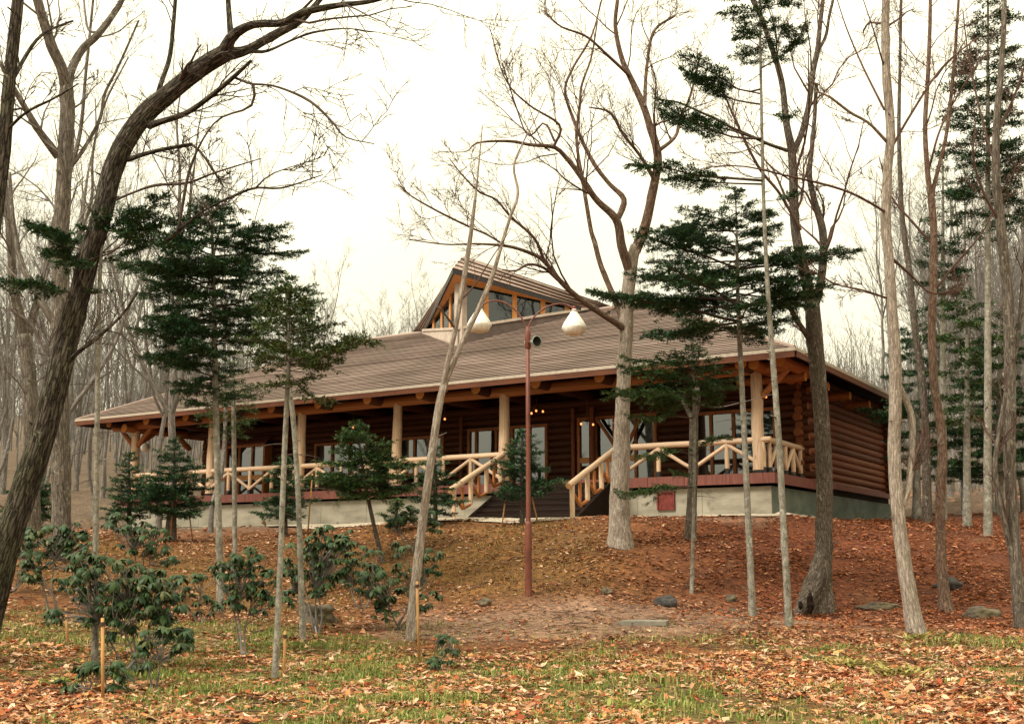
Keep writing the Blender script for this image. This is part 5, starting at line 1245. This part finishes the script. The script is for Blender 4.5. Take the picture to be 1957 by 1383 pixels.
def shrub(label, base, D, clumps, seed, stems=4, sz=1.0):
    """clumps: (cx, cy, rx, ry, n) ellipses of leaf whorls in the photo, spread in depth too"""
    g = np.random.default_rng(seed); b = gpt(base[0], base[1], D)
    root = tag(empty('evergreen_shrub', tuple(b)), label, 'shrub'); tips = []
    for cx, cy, rx, ry, n in clumps:
        for k in range(int(n * 2.1)):
            r = math.sqrt(g.uniform()); a = g.uniform(0, 6.28); dd = g.normal() * max(rx, 30) * D / FPX * .45
            p = at(cx + 1.2 * rx * r * math.cos(a), cy + 1.2 * ry * r * math.sin(a), D + dd); p[2] = max(p[2], gz1(p[0], p[1]) + .08); tips.append(p - b)
    tips = np.array(tips); nodes = []
    m = MB()
    for k in range(stems):
        tgt = tips[g.integers(0, len(tips))] * .62; q = np.array([np.array([g.normal() * .06, g.normal() * .06, -.08]), tgt * .35 + g.normal(size=3) * .04, tgt]); Q = resample(q, 8)
        tubes(m, Q[None], (.016 * sz * np.linspace(1, .5, 8))[None], 7); nodes += [Q[4], Q[6], Q[7]]
    nodes = np.array(nodes)
    for p in tips:
        d = np.linalg.norm(nodes - p, axis=1) + np.maximum(0, nodes[:, 2] - p[2]) * 1.0; q = nodes[np.argmin(d)]
        mid = (p + q) / 2 + g.normal(size=3) * .05 - np.array([0, 0, .02]); Q = resample(np.array([q, mid, p]), 6); tubes(m, Q[None], (.006 * sz * np.linspace(1.3, .7, 6))[None], 5)
    m.build('stem', M['twig_grey'], root, smooth=True)
    for p in tips:
        o = bpy.data.objects.new('leaf_cluster', WH[g.integers(0, 6)]); COL.objects.link(o); o.parent = root; o.location = p
        o.rotation_euler = (g.normal() * .25, g.normal() * .25, g.uniform(0, 6.28)); s_ = sz * g.uniform(.65, 1.1); o.scale = (s_, s_, s_)
shrub('largest evergreen shrub with drooping leaves around the thin fir trunk at left', (250, 1290), 13.6, [(175, 1100, 60, 40, 16), (240, 1130, 85, 50, 34), (300, 1150, 50, 35, 16), (220, 1190, 70, 25, 10), (330, 1215, 30, 25, 5), (100, 1175, 12, 10, 3), (300, 1110, 40, 20, 7)], 1, 6, 1.0)
shrub('evergreen shrub with drooping leaves beside the grey tree base at far left', (110, 1120), 18.5, [(90, 1040, 45, 30, 16), (150, 1050, 35, 30, 14), (60, 1085, 22, 22, 7), (120, 1005, 30, 12, 5)], 2, 4, 1.15)
shrub('evergreen shrub with drooping leaves below the young fir', (275, 1075), 21.0, [(265, 1025, 40, 25, 12), (235, 995, 35, 12, 6), (300, 1035, 25, 22, 8), (325, 1070, 12, 8, 3)], 3, 3, 1.2)
shrub('evergreen shrub on thin stems between the wide fir and the nearest fir', (468, 1250), 15.0, [(420, 1085, 14, 14, 3), (460, 1080, 22, 20, 6), (455, 1135, 30, 20, 7), (500, 1100, 30, 25, 9), (505, 1155, 20, 18, 5), (480, 1060, 14, 12, 3)], 4, 3, 1.0)
shrub('evergreen shrub behind the green fir trunk left of the rock', (610, 1190), 17.5, [(580, 1070, 35, 30, 12), (620, 1040, 40, 35, 14), (600, 1110, 40, 25, 9), (655, 1025, 25, 25, 7), (560, 1140, 25, 15, 4)], 5, 4, 1.15)
shrub('evergreen shrub around the base of the forked pale tree', (760, 1190), 18.0, [(750, 1090, 50, 45, 15), (700, 1110, 35, 25, 9), (820, 1070, 30, 25, 7), (740, 1160, 40, 20, 6), (815, 1150, 25, 20, 4)], 6, 4, 1.15)
shrub('evergreen shrub at the foundation behind the forked pale tree', (790, 1020), 25.5, [(770, 990, 22, 14, 7), (800, 985, 25, 18, 8), (830, 1000, 12, 14, 4), (748, 1000, 12, 8, 3)], 7, 3, 1.3)
shrub('small evergreen shrub on bare stems at the foot of the leftmost stake', (215, 1345), 11.8, [(160, 1275, 12, 10, 3), (190, 1275, 10, 10, 3), (228, 1280, 16, 16, 4), (225, 1340, 16, 12, 3), (130, 1310, 14, 10, 3)], 8, 3, .9)
shrub('low evergreen sprig right of the tall yellow stake', (845, 1275), 14.0, [(832, 1270, 12, 12, 3), (855, 1250, 16, 14, 3), (850, 1218, 16, 8, 3)], 9, 2, .85)
shrub('evergreen sprig on thin stems below the large shrub', (290, 1330), 12.2, [(270, 1250, 20, 20, 4), (345, 1225, 18, 18, 4), (300, 1215, 25, 15, 4)], 10, 2, .95)
shrub('leggy evergreen shrub in the gap between the largest shrub and the wide fir', (380, 1200), 18.5, [(350, 1120, 40, 20, 6), (395, 1150, 30, 25, 5), (380, 1100, 30, 12, 4)], 11, 3, 1.1)
shrub('leggy evergreen shrub on the bank right of the green fir', (690, 1130), 20.0, [(660, 1060, 35, 25, 8), (690, 1090, 30, 20, 6), (640, 1100, 25, 15, 4)], 12, 3, 1.15)
shrub('leggy evergreen shrub at the far left edge behind the oak', (30, 1110), 20.0, [(20, 1050, 40, 25, 8), (70, 1020, 30, 15, 5)], 13, 3, 1.15)
# clumps of dwarf bamboo
def bamboo(label, px, py, D, n, hgt, spread, seed, green=.5):
    g = np.random.default_rng(seed); b = gpt(px, py, D); root = tag(empty('bamboo_grass', tuple(b)), label, 'plant')
    m = MB(); st_ = MB()
    for k in range(n):
        q = np.array([g.normal() * spread, g.normal() * spread, 0]); q[2] = gz1(b[0] + q[0], b[1] + q[1]) - b[2]; a = g.uniform(0, 6.28); L = hgt * g.uniform(.6, 1.2); d = nrm(np.array([math.cos(a) * .8, math.sin(a) * .8, 1.0]))
        e = np.array([math.cos(a), math.sin(a), 0]); t = np.linspace(0, 1, 5)[:, None]; ctr = q + d * L * t + (e * .25 - np.array([0, 0, .45])) * L * t ** 2; w = (.018 * np.array([.5, 1, .95, .6, .05]))[:, None] * g.uniform(.7, 1.3); s = np.array([-e[1], e[0], 0])
        V = np.concatenate([ctr + s * w, ctr - s * w]); F = [(i, i + 5, i + 6, i + 1) for i in range(4)]
        c = np.array([.2, .24, .05]) * green + np.array([.42, .33, .13]) * (1 - green); c = c * g.uniform(.7, 1.25)
        m.add(V, np.array(F), col=np.tile([*c, 1], (10, 1)))
    m.build('blades', M['blade'], root)
bamboo('yellow green tuft of broad grass among red leaves, right of centre', 1640, 1245, 13.9, 60, .28, .13, 1)
bamboo('largest pale tuft of broad grass among red leaves at right', 1716, 1272, 13.2, 90, .3, .16, 2, .35)
bamboo('green tuft of broad grass at the bottom, right of centre', 1222, 1345, 11.0, 40, .2, .1, 3, .7)
bamboo('broad grass tuft at the base of the pale leaning tree', 1775, 1215, 16.5, 60, .2, .3, 4, .6)
bamboo('green broad grass tuft beside the leftmost thin fir', 122, 1320, 12.6, 50, .22, .1, 5, .8)

# ------------------------------------------------------------------ fallen leaves and grass
def leaf_templates(np_=10):
    out = []
    for seed in range(9):
        g = np.random.default_rng(seed); ang = np.linspace(0, 2 * np.pi, np_ + 1)[:-1]; r = np.where(np.arange(np_) % 2 == 0, 1.0, .55 if seed % 2 else .8) * g.uniform(.65, 1.15, np_); r[np_ // 2] *= .6
        V = np.stack([r * np.cos(ang) * (1.0 if seed % 2 else 1.25), r * np.sin(ang) * (.9 if seed % 2 else .55), g.uniform(-.12, .32, np_) * r], 1); V = np.concatenate([[[0, 0, 0]], V]); out.append(V)
    return np.array(out)
LTS = {k: (leaf_templates(k), np.array([(0, 1 + i, 1 + (i + 1) % k) for i in range(k)])) for k in (10, 6)}
def frame_pts(g, n, D0, D1, px0=-120, px1=2080, pw=1.0):
    Yd = D0 + (D1 - D0) * g.uniform(0, 1, n) ** pw; px = g.uniform(px0, px1, n); x = (px - IW / 2) / FPX * Yd; return x, Yd
def scatter_leaves(n, D0, D1, seed, size, thr, pal, name, label, lift=.012, pw=.8, np_=10, xy=None):
    LT, LF = LTS[np_]; nv = np_ + 1; g = np.random.default_rng(seed); x, y = frame_pts(g, n, D0, D1, pw=pw) if xy is None else xy; n = len(x)
    dirt, green, dry = zones(x, y); pr = thr(x, y, dirt, green, dry) * np.clip(.62 + .8 * fbm(x, y, 1.7, 21) + .5 * fbm(x, y, 5.0, 22), .06, 1.2); keep = g.uniform(0, 1, n) < pr
    b = (x - HO[0]) * HV[0] + (y - HO[1]) * HV[1]; a = (x - HO[0]) * HU[0] + (y - HO[1]) * HU[1]; keep &= ~((b > -.9) & (b < 12.3) & (a > -.3) & (a < 24.5)) & ~((abs(a - 6.05) < 1.8) & (b > -2.6) & (b < 0))
    x, y = x[keep], y[keep]; n = len(x); z = gzr(x, y) + lift + g.uniform(0, .02, n)
    rz = g.uniform(0, 6.28, n); tx, ty = g.normal(0, .2, n), g.normal(0, .2, n); s = size * np.where(g.uniform(0, 1, n) < .25, g.uniform(1.0, 1.6, n), g.uniform(.4, 1.0, n))
    T = LT[g.integers(0, 9, n)] * s[:, None, None] * np.array([1, 1, 1]); T[:, :, 2] *= g.choice([-1, 1, 1], n)[:, None]
    c, sn = np.cos(rz)[:, None], np.sin(rz)[:, None]; X_, Y_ = T[:, :, 0] * c - T[:, :, 1] * sn, T[:, :, 0] * sn + T[:, :, 1] * c; Z_ = T[:, :, 2] + X_ * tx[:, None] + Y_ * ty[:, None]
    Z_ = Z_ - np.minimum(Z_.min(1, keepdims=True) + .015, 0)
    V = np.stack([X_ + x[:, None], Y_ + y[:, None], Z_ + z[:, None]], -1).reshape(-1, 3)
    F = (LF[None] + (np.arange(n) * nv)[:, None, None]).reshape(-1, 3)
    col = pal[g.integers(0, len(pal), n)] * g.uniform(.45, 1.35, (n, 1))
    red = np.clip((x - 1.0) / 4, 0, 1) * np.clip((y - 15) / 5, 0, 1)
    col = col * (1 - .55 * red[:, None]) + red[:, None] * .55 * np.array([.3, .085, .03])
    col = np.repeat(np.concatenate([col, np.ones((n, 1))], 1)[:, None], nv, 1).reshape(-1, 4)
    m = MB(); m.add(V, F, col=col)
    return tag(m.build(name, M['leaf']), label, 'leaves', kind='stuff')
PAL_LEAF = np.array([[.6, .38, .26], [.54, .32, .21], [.48, .24, .13], [.44, .15, .06], [.52, .36, .24], [.42, .2, .1], [.46, .25, .14], [.36, .14, .055], [.3, .09, .035], [.25, .06, .025], [.5, .31, .19], [.38, .22, .08], [.33, .12, .05], [.2, .075, .035]])
scatter_leaves(80000, 9.2, 15.5, 31, .048, lambda x, y, d, g_, r: 1.0 - .5 * g_, PAL_LEAF * 1.1, 'fallen_leaves', 'dead tan and red leaves lying in the foreground grass')
scatter_leaves(120000, 15.5, 31, 32, .046, lambda x, y, d, g_, r: np.clip(.85 - .6 * d - .25 * g_ - .3 * r + .4 * (x > 2.5), .08, 1), PAL_LEAF * .9, 'fallen_leaves', 'dead brown and red leaves covering the slope below the house', pw=.9, np_=6)
scatter_leaves(14000, 28, 52, 33, .09, lambda x, y, d, g_, r: .8 + 0 * x, PAL_LEAF * .8, 'fallen_leaves', 'dead leaves on the floor of the wood behind', pw=1, np_=6)
gd = np.random.default_rng(66); dx, dy = [], []
for bx_, by_, br_ in BASES:
    k = int(70 + 500 * br_); rr_ = br_ * 1.2 + np.abs(gd.normal(0, .16 + br_, k)); an = gd.uniform(0, 6.28, k); dx.append(bx_ + rr_ * np.cos(an)); dy.append(by_ + rr_ * np.sin(an))
scatter_leaves(0, 0, 0, 34, .046, lambda x, y, d, g_, r: 1.3 + 0 * x, PAL_LEAF * .85, 'fallen_leaves', 'dead leaves drifted round the tree bases', lift=.03, np_=6, xy=(np.concatenate(dx), np.concatenate(dy)))
# fallen twigs
gt = np.random.default_rng(71); n = 1500; x, y = frame_pts(gt, n, 9.5, 30, pw=.9)
b_ = (x - HO[0]) * HV[0] + (y - HO[1]) * HV[1]; x, y = x[b_ < -1.5], y[b_ < -1.5]; n = len(x); an = gt.uniform(0, 6.28, n); ln = gt.uniform(.08, .5, n)
t = np.linspace(-.5, .5, 5)[None]; px_ = x[:, None] + np.cos(an)[:, None] * ln[:, None] * t + gt.normal(size=(n, 5)) * .012; py_ = y[:, None] + np.sin(an)[:, None] * ln[:, None] * t + gt.normal(size=(n, 5)) * .012
P = np.stack([px_, py_, gzr(px_, py_) + .02 + np.abs(gt.normal(size=(n, 5))) * .012], -1); m = MB(); tubes(m, P, gt.uniform(.0035, .009, n)[:, None] * np.linspace(1, .5, 5), 4)
tag(m.build('fallen_twigs', M['twig']), 'thin fallen twigs strewn over the leaf litter', 'twigs', kind='stuff')
def scatter_blades(n, D0, D1, seed, hgt, thr, pal, name, label, w=.006, pw=.8, bend=.6):
    g = np.random.default_rng(seed); x, y = frame_pts(g, n, D0, D1, pw=pw)
    dirt, green, dry = zones(x, y); keep = g.uniform(0, 1, n) < thr(x, y, dirt, green, dry) * np.clip(.45 + 1.0 * fbm(x, y, 6.5, 51) + .7 * fbm(x, y, 1.3, 52), .03, 1.3)
    b = (x - HO[0]) * HV[0] + (y - HO[1]) * HV[1]; a = (x - HO[0]) * HU[0] + (y - HO[1]) * HU[1]; keep &= ~((b > -.9) & (b < 12.3) & (a > -.3) & (a < 24.5)) & ~((abs(a - 6.05) < 1.8) & (b > -2.6) & (b < 0))
    x, y = x[keep], y[keep]; n = len(x); x = x + g.normal(0, .02, n); z = gzr(x, y) - .01
    az = g.uniform(0, 6.28, n); h = hgt * g.uniform(.4, 1.3, n) * np.clip(.8 + .5 * fbm(x, y, 3, 40), .4, 1.6); bd = g.uniform(.1, 1.3, n) * bend
    e = np.stack([np.cos(az), np.sin(az), np.zeros(n)], 1); s = np.stack([-np.sin(az), np.cos(az), np.zeros(n)], 1) * (w * g.uniform(.6, 1.3, n))[:, None]; p = np.stack([x, y, z], 1); u = np.array([0, 0, 1.0])
    m1 = p + (e * (bd * .35)[:, None] + u) * (h * .55)[:, None]; tp = p + e * (bd * h)[:, None] + u * (h * np.clip(1 - bd * .45, .15, 1))[:, None]
    V = np.stack([p - s, p + s, m1 + s * .8, m1 - s * .8, tp], 1).reshape(-1, 3); o = (np.arange(n) * 5)[:, None]
    m = MB(); col = pal[g.integers(0, len(pal), n)] * g.uniform(.7, 1.3, (n, 1)); col = np.repeat(np.concatenate([col, np.ones((n, 1))], 1)[:, None], 5, 1).reshape(-1, 4)
    m.add(V, o + np.array([0, 1, 2, 3]), col=col); m.f.append((o + np.array([3, 2, 4]), 0))
    return tag(m.build(name, M['blade']), label, 'grass', kind='stuff')
PAL_G = np.array([[.1, .17, .032], [.15, .22, .042], [.22, .27, .06], [.33, .31, .1], [.075, .14, .03], [.4, .34, .15], [.13, .2, .04], [.36, .33, .13]])
PAL_D = np.array([[.25, .15, .045], [.18, .1, .03], [.3, .19, .07], [.13, .07, .025], [.18, .14, .035], [.12, .1, .025]])
scatter_blades(210000, 9.2, 19, 41, .115, lambda x, y, d, g_, r: np.clip(g_ * 1.1, .06, 1), PAL_G, 'grass', 'short green and yellow grass in the foreground', bend=.9)
scatter_blades(110000, 18, 31, 42, .085, lambda x, y, d, g_, r: np.clip(r * .9 - .3 * d, .03, 1), PAL_D, 'dry_grass', 'matted brown dry grass on the mound below the house', w=.008, bend=1.0)
